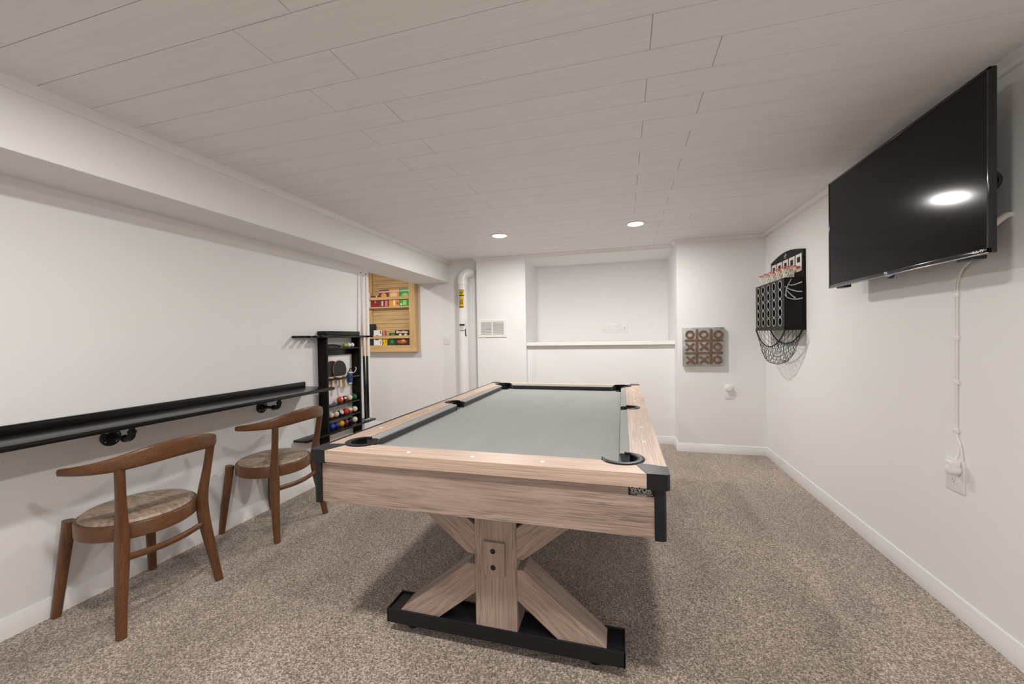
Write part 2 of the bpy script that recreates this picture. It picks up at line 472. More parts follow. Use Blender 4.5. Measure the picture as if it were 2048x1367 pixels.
# felt bed with pocket cut-outs
def arc(cx, cy_, r, a0, a1, n=12):
    return [(cx+r*math.cos(a0+(a1-a0)*i/n), cy_+r*math.sin(a0+(a1-a0)*i/n)) for i in range(n+1)]
bed = []
r_ = 0.056
BX, BY = HW-RW, HL-RW
bed += [(-BX+0.06, -BY+0.0)]
poly = []
for sx, sy_ in ((1, -1), (1, 1), (-1, 1), (-1, -1)):
    c = (sx*CPX, sy_*CPY)
    a = math.atan2(-sy_, -sx)
    pts = arc(c[0], c[1], r_, a-PI*0.62, a+PI*0.62, 14)
    ca = [q for q in pts]
    # order counter-clockwise
    seq = list(reversed(ca))
    corner = seq
    poly.append(corner)
out = []
for i, corner in enumerate(poly):
    out += corner
    if i == 0: out += list(reversed(arc(MPX+0.02, 0, 0.058, PI*0.5, PI*1.5, 10)))
    if i == 2: out += list(reversed(arc(-MPX-0.02, 0, 0.058, -PI*0.5, PI*0.5, 10)))
MB().prism([P(*q) for q in out], TZ-0.064, TZ-0.044).build('playing_surface', M_felt, pt, smooth=False)
# rails (wood) with pocket cut-outs, as prisms
def rail_poly_side(s, t):
    """s=+-1 side (x), t=+-1 half (y): long rail piece between corner and middle pocket"""
    x0, x1 = HW, HW-RW
    p = [(x0, 0.0), (x0, HL-0.078)]
    # cap inner edge then corner pocket
    p += spline([(x0, HL-0.078), (x0-0.035, HL-0.088), (CPX+0.058, CPY+0.048)], 4)[1:]
    p += [q for q in arc(CPX, CPY, CR-0.004, math.radians(38), math.radians(-88), 10) if q[0] > x1-0.001]
    yl = CPY-math.sqrt(max(0, (CR-0.004)**2-(x1-CPX)**2))
    p += [(x1, yl)]
    p += [(x1, math.sqrt(max(0, (MR-0.004)**2-(MPX-x1)**2)))]
    p += [q for q in arc(MPX, 0, MR-0.004, math.radians(100), math.radians(0), 8) if q[0] > x1+0.001]
    q = [(s*a, t*b) for a, b in p]
    return [P(*v) for v in q]
def rail_poly_end(t):
    y0, y1 = HL, HL-RW
    half = [(HW-0.066, y0)]
    half += spline([(HW-0.066, y0), (HW-0.078, y0-0.035), (CPX+0.046, CPY+0.060)], 4)[1:]
    half += [q for q in arc(CPX, CPY, CR-0.004, math.radians(52), math.radians(178), 10) if q[1] > y1-0.001]
    xl_ = CPX-math.sqrt(max(0, (CR-0.004)**2-(y1-CPY)**2))
    half += [(xl_, y1)]
    other = [(-a, b) for a, b in reversed(half)]
    return [P(a, t*b) for a, b in half+other]
rails = []
def solid(poly, z0, z1, name, mat, parent, bev=0.0):
    return MB().prism(poly, z0, z1, bev).build(name, mat, parent, smooth=False)
for s in (1, -1):
    for t in (1, -1):
        r = solid(rail_poly_side(s, t), ZR0, TZ, 'rail', M_oak['y'], pt)
        for k in (1, 2, 3):
            yy = t*0.257*k
            MB().lathe([(0, 0.0006), (0.0075, 0.0006), (0.0085, -0.001)], (TX+s*(HW-0.055), TY+yy, TZ), n=16).build('sight', M_pearl, r)
for t in (-1, 1):
    r = solid(rail_poly_end(t), ZR0, TZ, 'rail', M_oak['x'], pt)
    for k in (-1, 0, 1):
        MB().lathe([(0, 0.0006), (0.0075, 0.0006), (0.0085, -0.001)], (TX+k*0.257, TY+t*(HL-0.050), TZ), n=16).build('sight', M_pearl, r)
# thin dark strip along the outer edge of the left rail
MB().box(TX-HW-0.003, TX-HW+0.012, TY-HL+0.075, TY+HL-0.075, ZR0, TZ+0.0012, 0.001).build('edge_strip', M_black, pt)
def cup(ring, cx, cy_, a0, r):
    """pocket cup: full height wall on the outer side, cut down to the cloth on the table side"""
    n = 40; t = bmesh.new(); cols = []
    for i in range(n):
        th = a0-PI+2*PI*i/n
        out_ = abs((th-a0+PI) % (2*PI)-PI) < (2.05 if r > 0.06 else 1.9)
        zt = TZ if out_ else TZ-0.0475
        cols.append([t.verts.new((cx+rr*math.cos(th), cy_+rr*math.sin(th), z)) for rr, z in ((r, zt), (r*0.99, TZ-0.055), (r*0.9, TZ-0.11), (r*0.4, TZ-0.135))])
    for i in range(n):
        A, B = cols[i], cols[(i+1) % n]
        for k in range(3): t.faces.new((A[k], A[k+1], B[k+1], B[k]))
    t.faces.new([c[-1] for c in cols])
    ring._add(t)
# corner caps
def cap_poly(sx, sy_):
    p = [(HW-0.006, HL+0.002), (HW-0.066, HL+0.002)]
    p += spline([(HW-0.066, HL), (HW-0.078, HL-0.035), (CPX+0.046, CPY+0.060)], 5)[1:]
    p += [(CPX+0.055, CPY+0.052)]
    p += list(reversed(spline([(HW, HL-0.078), (HW-0.035, HL-0.088), (CPX+0.058, CPY+0.048)], 5)))[1:]
    p += [(HW+0.002, HL-0.078), (HW+0.002, HL-0.006)]
    return [P(sx*a, sy_*b) for a, b in p]
for sx in (1, -1):
    for sy_ in (1, -1):
        cap = solid(cap_poly(sx, sy_), ZR0-0.004, TZ+0.002, 'corner_cap', M_black, pt)
        # pocket liner: horseshoe ring + cup
        a = math.atan2(sy_, sx); am = PI*0.70
        ring = MB()
        n = 30
        path = [(TX+sx*CPX+0.066*math.cos(a-am+2*am*i/n), TY+sy_*CPY+0.066*math.sin(a-am+2*am*i/n), TZ+0.001) for i in range(n+1)]
        secs = []
        for i in range(n+1):
            e = min(1.0, min(i, n-i)/5.0)
            secs.append((0.003+0.009*e, 0.004))
        ring.sweep(path, secs, n=10, power=3.5)
        cup(ring, TX+sx*CPX, TY+sy_*CPY, a, 0.0712)
        ring.build('pocket', M_black, pt)
for s in (1, -1):
    ring = MB(); n = 26; a = 0 if s > 0 else PI; am = PI*0.62
    path = [(TX+s*MPX+0.050*math.cos(a-am+2*am*i/n), TY+0.050*math.sin(a-am+2*am*i/n), TZ+0.001) for i in range(n+1)]
    secs = [(0.003+0.008*min(1, min(i, n-i)/5.0), 0.004) for i in range(n+1)]
    ring.sweep(path, secs, n=10, power=3.5)
    cup(ring, TX+s*MPX, TY, a, 0.0553)
    # jaw facings beside the cloth
    for t in (1, -1):
        ring.box(TX+s*(NW+0.002), TX+s*(HW-RW+0.004), TY+t*0.056, TY+t*0.062, TZ-0.05, TZ-0.0045, 0.001)
    ring.build('pocket', M_black, pt)
# cushions: wedge section swept between pockets
def cushion(p0, p1, inward, m0, m1):
    """p0,p1 at the wood edge; inward dir; ends mitred by m0/m1 at nose"""
    d = (Vector(p1)-Vector(p0)).normalized(); iw = Vector(inward)
    prof = [(0, -0.002), (0.030, -0.0055), (0.036, -0.009), (0.0365, -0.013), (0.026, -0.046), (0, -0.046)]
    m = MB(); A = []; B = []
    for q, z in prof:
        A.append(m.bm.verts.new((*(Vector(p0)+iw*q+d*(m0*q)), TZ+z))); B.append(m.bm.verts.new((*(Vector(p1)+iw*q-d*(m1*q)), TZ+z)))
    for i in range(len(prof)):
        j = (i+1) % len(prof); m.bm.faces.new((A[i], A[j], B[j], B[i]))
    m.bm.faces.new(A); m.bm.faces.new(list(reversed(B)))
    bmesh.ops.recalc_face_normals(m.bm, faces=m.bm.faces[:])
    cu = m.build('cushion', M_felt, pt, angle=50)
    e = 0.0008
    m = MB(); A = []; B = []
    for q, z in ((0.0365+e, -0.0135), (0.026+e, -0.0458)):
        A.append(m.bm.verts.new((*(Vector(p0)+iw*q+d*(m0*q+0.001)), TZ+z))); B.append(m.bm.verts.new((*(Vector(p1)+iw*q-d*(m1*q+0.001)), TZ+z)))
    m.bm.faces.new((A[0], A[1], B[1], B[0]))
    for base, sg, mm in ((Vector(p0), -1, m0), (Vector(p1), 1, -m1)):
        m.bm.faces.new([m.bm.verts.new((*(base+iw*q+d*(mm*q+sg*e)), TZ+z-0.0004)) for q, z in prof])
    f_ = m.build('cushion_facing', M_facing, cu); f_['label'] = 'dark charcoal cushion facing'
    return cu
xe, ye = HW-RW, HL-RW
yl = CPY-math.sqrt((CR-0.004)**2-(xe-CPX)**2)+0.010
for s in (1, -1):
    for t in (1, -1):
        cushion(P(s*xe, t*0.062), P(s*xe, t*yl), (-s, 0), 0.12, 0.85)
xl_ = CPX-math.sqrt((CR-0.004)**2-(ye-CPY)**2)+0.010
for t in (1, -1):
    cushion(P(-xl_, t*ye), P(xl_, t*ye), (0, -t), 0.85, 0.85)
# aprons, corner posts, underside
ZA = 0.585
AI = 0.013
for t in (-1, 1):
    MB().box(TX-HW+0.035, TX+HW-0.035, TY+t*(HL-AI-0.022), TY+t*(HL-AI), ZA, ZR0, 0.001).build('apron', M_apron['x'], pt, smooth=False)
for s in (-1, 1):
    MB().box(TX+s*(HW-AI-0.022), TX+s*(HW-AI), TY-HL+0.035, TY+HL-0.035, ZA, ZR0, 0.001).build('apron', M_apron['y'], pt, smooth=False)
    for t in (-1, 1):
        m = MB()
        o_ = 0.036
        pts = [(HW-0.008-o_, HL-0.006), (HW-0.022, HL-0.006)]+arc(HW-0.022, HL-0.020, 0.014, PI/2, 0, 6)+[(HW-0.008, HL-0.006-o_), (HW-0.014, HL-0.006-o_), (HW-0.024, HL-0.030), (HW-0.008-o_, HL-0.012)]
        m.prism([P(s*a, t*b) for a, b in pts], ZA-0.004, ZR0-0.002)
        m.build('corner_post', M_black, pt, angle=40)
MB().box(TX-HW+0.04, TX+HW-0.04, TY-HL+0.04, TY+HL-0.04, TZ-0.09, TZ-0.0645).build('slate_bed', M_slot, pt, smooth=False)
MB().box(TX-HW+0.036, TX+HW-0.036, TY-HL+0.036, TY+HL-0.036, ZA+0.03, ZA+0.045).build('underside_panel', M_slot, pt, smooth=False)
# name plate
M_platetext = plain('plate_lettering', (0.42, 0.40, 0.38), 0.5, var=0.03)
yf = TY-HL+AI
np_ = MB().box(0.013, 0.101, yf-0.0015, yf+0.001, 0.716, ZR0).build('name_plate', M_black, pt, smooth=False)
text_obj('VEVOR', 0.0205, M_platetext, np_, 'lettering', frame((0.050, yf-0.0018, 0.7340), (1, 0, 0), (0, 0, 1)), 0.0006, 0.0003)
text_obj('TOUGH TOOLS, HALF PRICE', 0.0048, M_platetext, np_, 'lettering', frame((0.049, yf-0.0018, 0.7252), (1, 0, 0), (0, 0, 1)), 0.0001, 0.0003)
text_obj('Premium Table and Genuine Service', 0.0044, M_platetext, np_, 'lettering', frame((0.053, yf-0.0018, 0.7212), (1, 0, 0), (0, 0, 1)), 0.0001, 0.0003)
text_obj('www.vevor.com', 0.0042, M_platetext, np_, 'lettering', frame((0.053, yf-0.0018, 0.7178), (1, 0, 0), (0, 0, 1)), 0.0001, 0.0003)
# trestles
BCX = -0.481
def beam(p0, p1, hz, y0, y1, name, cut0=None, cut1=None):
    """sloping beam in an xz plane between y0,y1; ends cut horizontal at z of p0/p1; local frame keeps the grain along it"""
    p0, p1 = Vector(p0), Vector(p1); d = p1-p0; L = d.length; ang = math.atan2(d.y, d.x)
    m = MB(); t = bmesh.new()
    sh = hz/abs(math.tan(ang))
    c = [(-sh, hz), (sh, -hz), (L+sh, -hz), (L-sh, hz)] if ang < PI/2 and ang > 0 else [(sh, hz), (-sh, -hz), (L-sh, -hz), (L+sh, hz)]
    va = [t.verts.new((a, 0, b)) for a, b in c]; vb = [t.verts.new((a, y1-y0, b)) for a, b in c]
    t.faces.new(va); t.faces.new(list(reversed(vb)))
    for i in range(4): t.faces.new((va[i], vb[i], vb[(i+1) % 4], va[(i+1) % 4]))
    bmesh.ops.recalc_face_normals(t, faces=t.faces[:])
    bmesh.ops.bevel(t, geom=t.edges[:], offset=0.002, segments=1, affect='EDGES')
    m._add(t)
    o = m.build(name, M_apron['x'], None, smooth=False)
    o.parent = pt
    o.location = Vector((p0.x, y0, p0.y))-origin(pt)
    o.rotation_euler = (0, -ang, 0)
    return o
for t in (1, -1):
    def yy(a): return TY-t*(TY-a)
    ya, yb = sorted((yy(1.440), yy(1.563)))
    b = MB()
    b.box(BCX-0.479, BCX+0.479, ya, ya+0.006, 0.040, 0.097, 0.0015)
    b.box(BCX-0.479, BCX+0.479, yb-0.006, yb, 0.040, 0.097, 0.0015)
    b.box(BCX-0.479, BCX-0.473, ya, yb, 0.040, 0.097, 0.0015)
    b.box(BCX+0.473, BCX+0.479, ya, yb, 0.040, 0.097, 0.0015)
    b.box(BCX-0.478, BCX+0.478, ya+0.001, yb-0.001, 0.066, 0.090)
    base = b.build('base_frame', M_black, pt, smooth=False)
    for fx in (BCX-0.39, BCX+0.37):
        MB().lathe([(0, 0), (0.034, 0), (0.037, 0.004), (0.037, 0.030), (0.034, 0.036), (0.020, 0.038), (0.020, 0.05), (0, 0.05)], (fx, (ya+yb)/2+t*0.012, 0.0), n=28).build('foot', M_black, base)
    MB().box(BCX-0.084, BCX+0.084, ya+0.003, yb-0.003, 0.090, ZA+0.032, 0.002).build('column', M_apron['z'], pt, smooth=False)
    y0_, y1_ = ya+0.008, yb-0.008
    HZ = 0.054
    mid = (BCX-0.004, 0.352)
    def line(sg, z):   # centre line of the X: slope +-0.79
        return (mid[0]+sg*(z-mid[1])/0.79, z)
    for sg in (1, -1):
        for (za, zb) in ((0.090, mid[1]-0.02), (mid[1]+0.02, ZA+0.032)):
            pa, pb = line(sg, za), line(sg, zb)
            # stop the inner end inside the column
            beam((pa[0], pa[1]), (pb[0], pb[1]), HZ, y0_, y1_, 'brace')
    fy = ya if t > 0 else yb
    bp = MB().box(BCX-0.043, BCX+0.040, fy-t*0.012, fy+t*0.006, 0.309, 0.436, 0.0015).build('bolt_plate', M_apron['z'], pt, smooth=False)
    for z in (0.402, 0.339):
        MB().sphere((BCX-0.005, fy-t*0.011, z), 0.0105, 16, (1, 0.7, 1)).build('bolt', M_black, bp)

# ---------------------------------------------------------------- chairs
def make_chair():
    ch = thing('armchair', 'walnut chair with curved backrest and round mottled seat, nearer the camera, tucked under the counter', 'chair', (0, 0, 0), 'walnut counter chairs')
    for s in (1, -1):
        pts = spline([(0.216, s*0.207, 0.0), (0.192, s*0.190, 0.16), (0.170, s*0.170, 0.34), (0.170, s*0.169, 0.45), (0.188, s*0.180, 0.58), (0.204, s*0.190, 0.705)], 5)
        n = len(pts)
        sec = [(0.0165+0.006*math.sin(PI*min(1, i/(n-1)*1.15))**2, 0.0175+0.010*math.sin(PI*min(1, i/(n-1)*1.2))**2) for i in range(n)]
        MB().sweep(pts, sec, up=(1, 0, 0), n=16, power=2.6).build('rear_leg', M_walnut['z'], ch)
        f = spline([(-0.232, s*0.190, 0.0), (-0.212, s*0.174, 0.2), (-0.190, s*0.156, 0.424)], 6)
        n = len(f)
        MB().sweep(f, [(0.0155+0.006*i/(n-1), 0.017+0.008*i/(n-1)) for i in range(n)], up=(1, 0, 0), n=16, power=2.6).build('front_leg', M_walnut['z'], ch)
    m = MB()
    prof = [(0.186, 0.385), (0.186, 0.372), (0.208, 0.372), (0.216, 0.378), (0.217, 0.432), (0.213, 0.438), (0.197, 0.438), (0.190, 0.430), (0.186, 0.385)]
    m.lathe(prof, (0, 0, 0), n=56); m.build('seat_ring', M_walnut['y'], ch)
    MB().lathe([(0, 0.400), (0.19, 0.400), (0.200, 0.430), (0.203, 0.441), (0.196, 0.451), (0.165, 0.460), (0.10, 0.466), (0, 0.469)], (0, 0, 0), n=56).build('seat_cushion', M_leather, ch)
    MB().sweep(spline([(0.176, -0.174, 0.308), (0.196, -0.08, 0.302), (0.202, 0, 0.300), (0.196, 0.08, 0.302), (0.176, 0.174, 0.308)], 6), (0.011, 0.0145), n=12).build('stretcher', M_walnut['y'], ch)
    # back rail: (x, y, zbottom, ztop, half thickness)
    half = [(0.268, 0, 0.702, 0.784, 0.0125), (0.262, 0.07, 0.700, 0.780, 0.0125), (0.243, 0.135, 0.695, 0.769, 0.0125), (0.205, 0.200, 0.689, 0.750, 0.0125),
            (0.150, 0.243, 0.686, 0.734, 0.012), (0.085, 0.270, 0.684, 0.722, 0.0115), (0.020, 0.284, 0.684, 0.713, 0.0105)]
    full = [(a, -b, c, d, e) for a, b, c, d, e in reversed(half)]+half[1:]
    sp_ = spline(full, 7)
    sp0 = sp_[0]; sp1 = sp_[-1]
    path = [(p[0], p[1], (p[2]+p[3])/2) for p in sp_]
    sec = [(p[4], (p[3]-p[2])/2) for p in sp_]
    # rounded tips
    path = [(path[0][0]-0.008, path[0][1]-0.001, path[0][2])]+path+[(path[-1][0]-0.008, path[-1][1]+0.001, path[-1][2])]
    sec = [(sec[0][0]*0.55, sec[0][1]*0.62)]+sec+[(sec[-1][0]*0.55, sec[-1][1]*0.62)]
    MB().sweep(path, sec, n=20, power=3.0).build('backrest', M_walnut['y'], ch)
    return ch
ch1 = make_chair()
ch1.location = (-2.222, 1.335, 0)
ch2 = dup_tree(ch1)
ch2.location = (-2.240, 2.113, 0); ch2.rotation_euler = (0, 0, 0.02)
ch2['label'] = 'walnut chair with curved backrest and round mottled seat, farther one, beside the cue rack'

# ---------------------------------------------------------------- wall counter
ct = thing('wall_counter', 'long black-stained wall counter on iron pipe brackets along the left wall', 'counter', (XL, 1.4, 0.82))
MB().box(XL, -2.200, -0.4, 2.655, 0.822, 0.845, 0.003).build('countertop', M_ebony['y'], ct)
MB().box(XL, XL+0.019, -0.4, 2.640, 0.845, 0.884, 0.002).build('backsplash', M_ebony['y'], ct)
for by in (1.377, 2.247):
    b = MB()
    b.lathe([(0, 0), (0.043, 0), (0.043, 0.007), (0.036, 0.010), (0.021, 0.012), (0.019, 0.030), (0, 0.030)], (XL, by, 0.747), (1, 0, 0), n=30)
    fl_ = b.build('pipe_bracket', M_blackmet, ct)
    for a in (0.6, 2.2, 3.8, 5.4):
        MB().sphere((XL+0.0095, by+0.030*math.cos(a), 0.747+0.030*math.sin(a)), 0.004, 10, (0.5, 1, 1)).build('screw', M_silver, fl_)
    p = MB()
    p.tube([(XL+0.01, by, 0.747), (-2.37, by, 0.747)], 0.0105, 14)
    p.tube(spline([(-2.378, by, 0.747), (-2.352, by, 0.748), (-2.336, by, 0.758), (-2.330, by, 0.780)], 5), 0.0150, 14)
    p.cyl((-2.385, by, 0.747), (-2.374, by, 0.747), 0.0180, n=20); p.cyl((-2.330, by, 0.776), (-2.330, by, 0.788), 0.0180, n=20)
    p.tube([(-2.330, by, 0.780), (-2.330, by, 0.823)], 0.0125, 14)
    p.build('pipe', M_blackmet, fl_)

# ---------------------------------------------------------------- cue rack
XK = -2.400
rk = thing('cue_rack', 'tall black wall rack with ball shelves and cue holders beside the counter', 'cue rack', (XL, 3.02, 0.3))
def rbox(name, *a, bev=0.002): return MB().box(*a, bev).build(name, M_ebony['z'] if 'upright' in name else M_ebony['y'], rk)
def upright(y0):
    m = MB(); r = 0.03
    pr = [(XL, 0.318), (XK-r, 0.318)]+[(XK-r+r*math.sin(a), 0.318+r-r*math.cos(a)) for a in (0.5, 1.0, 1.57)]+[(XK, 1.236), (XL, 1.236)]
    m.prism(pr, 0, 0.022, 0.001, frame((0, y0+0.022, 0), (1, 0, 0), (0, 0, 1)))
    m.build('upright', M_ebony['z'], rk, angle=30)
upright(2.800); upright(3.236)
rbox('cap_box', XL, XK+0.004, 2.800, 3.245, 1.254, 1.292)
m = MB(); m.box(XL, -2.452, 2.530, 3.422, 1.236, 1.254, 0.002); m.box(XL+0.01, XK+0.028, 2.800, 3.285, 1.236, 1.254, 0.002)
for a_, b_ in ((2.530, 2.556), (2.594, 2.626), (2.664, 2.696), (2.734, 2.806), (3.280, 3.325), (3.360, 3.379), (3.413, 3.424)):
    m.box(-2.454, XK+0.028, a_, b_, 1.236, 1.254, 0.004)
m.build('cue_holder', M_ebony['y'], rk)
m = MB(); m.box(XL, XK+0.040, 2.525, 3.420, 0.420, 0.437, 0.002); m.build('butt_shelf', M_ebony['y'], rk)
rbox('fascia', XL, XL+0.018, 2.822, 3.236, 1.082, 1.140)
for z in (1.146, 0.652, 0.535):
    rbox('shelf', XL, XK-0.001, 2.822, 3.236, z-0.012, z)
m = MB(); m.box(XL, XL+0.025, 2.822, 3.236, 0.868, 0.884, 0.001); m.box(XK-0.007, XK-0.001, 2.822, 3.236, 0.868, 0.882, 0.001)
for c0, c1_ in ((2.822, 2.888), (2.938, 2.962), (3.016, 3.034), (3.084, 3.094), (3.158, 3.236)): m.box(XL+0.020, XK-0.004, c0, c1_, 0.868, 0.884)
m.build('shelf', M_ebony['y'], rk)
# balls
BALLC = {'red': (0.52, 0.012, 0.012), 'orange': (0.62, 0.075, 0.02), 'maroon': (0.16, 0.012, 0.016), 'green': (0.0, 0.12, 0.035), 'navy': (0.012, 0.018, 0.13), 'blue': (0.01, 0.035, 0.33), 'yellow': (0.68, 0.33, 0.015), 'black': (0.008, 0.008, 0.009), 'ivory': (0.70, 0.64, 0.50), 'purple': (0.05, 0.02, 0.12), 'lime': (0.45, 0.48, 0.03), 'white': (0.80, 0.79, 0.77), 'brown': (0.11, 0.03, 0.015)}
BM = {}
def ball_mat(col, stripe=None):
    key = (col, stripe)
    if key in BM: return BM[key]
    m, nt, b = new_mat('ball_'+col+('_stripe' if stripe else ''))
    base = BALLC[col]
    if stripe:
        tc = nt.nodes.new('ShaderNodeTexCoord'); sx = nt.nodes.new('ShaderNodeSeparateXYZ'); nt.links.new(tc.outputs['Object'], sx.inputs[0])
        ab = nt.nodes.new('ShaderNodeMath'); ab.operation = 'ABSOLUTE'; nt.links.new(sx.outputs['Z'], ab.inputs[0])
        lt = nt.nodes.new('ShaderNodeMath'); lt.operation = 'LESS_THAN'; lt.inputs[1].default_value = 0.0155; nt.links.new(ab.outputs[0], lt.inputs[0])
        nt.links.new(mixc(nt, BALLC['ivory'], base, lt.outputs[0]), b.inputs['Base Color'])
    else:
        f = noise(nt, coords(nt), 40, 2)
        nt.links.new(ramp(nt, f, [(0.3, tuple(c*0.97 for c in base)), (0.7, base)]), b.inputs['Base Color'])
    b.inputs['Roughness'].default_value = 0.09; b.inputs['Coat Weight'].default_value = 0.4
    BM[key] = m; return m
BALL_MESH = {}
def ball(col, y, z, label, stripe=None, rot=(0, 0, 0), num=None, r=0.0288, x=-2.436, ndir=(1.0, -0.75, 0.2), name='billiard_ball'):
    m = MB().sphere((0, 0, 0), r, 28)
    o = m.build(name, ball_mat(col, stripe))
    o.location = (x, y, z+r+0.0003)
    o.rotation_euler = rot
    tag(o, label, 'ball', 'balls on the cue rack')
    if num:
        # number disc: a spherical cap in local space
        d = Matrix.Rotation(0, 3, 'X') @ Vector(ndir).normalized()
        d = (o.rotation_euler.to_matrix().transposed() @ d).normalized()
        q = Vector((0, 0, 1)).rotation_difference(d).to_matrix().to_4x4()
        prof = [((r+0.0002)*math.sin(a), (r+0.0002)*math.cos(a)) for a in (0, 0.12, 0.24, 0.34)]
        c = MB(); c.lathe(prof, (0, 0, 0), d, 20); disc = c.build('number_disc', ball_mat('white'), None); disc.parent = o
        up = Vector((0, 0, 1)); up = (o.rotation_euler.to_matrix().transposed() @ up)
        yv = (up-d*up.dot(d)).normalized(); xv = yv.cross(d)
        tx = text_obj(num, 0.013, M_ink, None, 'numeral', frame(d*(r+0.0004), xv, yv), 0.0004, 0.0002)
        tx.parent = disc
    return o
ST = (0.5, 1.1, 0.3)
ball('orange', 3.000, 0.652, 'orange-red solid ball on the upper ball shelf, leftmost there', num='3', ndir=(0.7, 0.1, 0.35))
ball('maroon', 3.063, 0.652, 'dark brown solid ball between the orange-red and cream balls', num='7', ndir=(0.8, -0.6, 0.4))
ball('yellow', 3.126, 0.652, 'mostly cream striped ball left of the green ball', stripe=1, rot=(0.2, 1.2, -0.5))
ball('green', 3.190, 0.652, 'green solid ball, rightmost on the upper ball shelf')
ball('orange', 2.880, 0.535, 'cream and orange striped ball at the left end of the middle ball shelf', stripe=1, rot=(0.9, 0.7, 0.2))
ball('brown', 2.942, 0.535, 'cream striped ball second from left on the middle ball shelf', stripe=1, rot=(0.0, 1.45, -0.7))
ball('navy', 3.003, 0.535, 'blue and white striped ball beside the red ball', stripe=1, rot=(0.4, 0.8, 0.6))
ball('red', 3.066, 0.535, 'bright red solid ball in the middle ball shelf row')
ball('red', 3.128, 0.535, 'red striped ball with number disc right of the bright red ball', stripe=1, rot=(0.05, 0.2, 0), num='11', ndir=(0.8, -0.5, 0.35))
ball('green', 3.196, 0.535, 'cream striped ball at the right end of the middle ball shelf', stripe=1, rot=(0.1, 1.35, -0.6))
ball('blue', 2.888, 0.437, 'bright blue solid ball at the left end of the lowest shelf')
ball('navy', 2.946, 0.437, 'dark navy ball right of the bright blue ball')
ball('yellow', 3.008, 0.437, 'yellow solid ball on the lowest rack shelf')
ball('maroon', 3.068, 0.437, 'maroon solid ball right of the yellow ball')
ball('black', 3.128, 0.437, 'black ball beside the cream cue ball')
ball('ivory', 3.192, 0.437, 'cream cue ball at the right end of the lowest shelf')
ball('lime', 3.080, 1.146, 'yellow-green small ball on the top rack shelf', r=0.021, name='small_ball')
ball('white', 3.135, 1.146, 'white table tennis ball left of the other white ball on the top shelf', r=0.021, name='table_tennis_ball')
ball('white', 3.180, 1.146, 'white table tennis ball at the right end of the top shelf', r=0.021, name='table_tennis_ball')
# black brush on the top shelf
br = thing('table_brush', 'black table brush lying on the top rack shelf', 'brush', (-2.44, 2.92, 1.146))
MB().sweep(spline([(-2.44, 2.835, 1.166), (-2.44, 2.90, 1.170), (-2.44, 2.96, 1.168), (-2.44, 3.02, 1.158)], 5), (0.016, 0.009), n=12, power=3).build('handle', M_black, br)
MB().box(-2.455, -2.425, 2.836, 2.985, 1.1465, 1.160, 0.003).build('bristles', M_slot, br)
# paddles
M_rubber = plain('black_rubber', (0.011, 0.011, 0.010), 0.6); M_rubred = plain('red_rubber', (0.42, 0.015, 0.02), 0.55)
def paddle(y, x, label, lean):
    t = thing('table_tennis_paddle', label, 'paddle', (x, y, 0.83), 'table tennis paddles')
    ol = [(0.083*math.cos(a), 0.084*math.sin(a)) for a in [2*PI*i/36 for i in range(36)]]
    ol = [(a, b if b > -0.058 else -0.058-(abs(b)-0.058)*0.25) for a, b in ol]
    rb = [(a, max(b, -0.052)) for a, b in ol]
    fr = frame((x, y, 0.949), (0, 1, 0), (-lean, 0, 1))
    MB().prism(ol, -0.003, 0.003, 0, fr).build('blade', M_wash, t)
    MB().prism(rb, 0.003, 0.0052, 0, fr).build('rubber_face', M_rubber, t)
    MB().prism([(a*1.0, b*1.0+0.002) for a, b in rb], -0.0055, -0.003, 0, fr).build('rubber_face', M_rubred, t)['label'] = 'red rubber face'
    hp = [(-0.013, -0.066), (0.013, -0.066), (0.012, -0.11), (0.017, -0.150), (-0.017, -0.150), (-0.012, -0.11)]
    MB().prism(hp, -0.010, 0.010, 0.003, fr).build('handle', M_wash, t)
paddle(2.912, -2.440, 'left table tennis paddle hanging by its handle in the rack, black face', 0.03)
paddle(2.990, -2.424, 'right table tennis paddle overlapping the other, black face, hanging in the rack', 0.03)
# blue pouch with clip, yellow tag
pch = thing('pouch', 'small blue pouch with silver lid and clip on the rack shelf', 'pouch', (-2.42, 3.125, 0.83))
M_bluefab = plain('blue_fabric', (0.01, 0.045, 0.22), 0.6, bmp=0.2)
MB().box(-2.436, -2.408, 3.098, 3.150, 0.822, 0.905, 0.009, 3).build('body', M_bluefab, pch)
MB().box(-2.438, -2.406, 3.096, 3.150, 0.903, 0.925, 0.008, 3).build('lid', M_silver, pch)
MB().box(-2.433, -2.410, 3.100, 3.145, 0.806, 0.823, 0.007, 3).build('bottom_band', M_silver, pch)
MB().tube(spline([(-2.412, 3.145, 0.905), (-2.404, 3.165, 0.915), (-2.404, 3.185, 0.935), (-2.404, 3.19, 0.952), (-2.404, 3.178, 0.958)], 6), 0.004).build('clip', M_silver, pch)
MB().tube(spline([(-2.42, 3.11, 0.925), (-2.42, 3.12, 0.945), (-2.42, 3.14, 0.950), (-2.42, 3.155, 0.935)], 6), 0.005).build('strap', M_black, pch)
M_ply = plain('pale_yellow_plastic', (0.62, 0.58, 0.22), 0.45)
MB().sweep([(-2.420, 3.05, 0.905), (-2.420, 3.055, 0.87), (-2.420, 3.068, 0.80), (-2.420, 3.075, 0.775)], [(0.009, 0.003), (0.008, 0.003), (0.011, 0.003), (0.009, 0.003)], up=(1, 0, 0), n=10, power=4).build('yellow_tag', M_ply)
tag(bpy.data.objects['yellow_tag'], 'pale yellow plastic tag hanging below the paddles in the rack', 'tag')

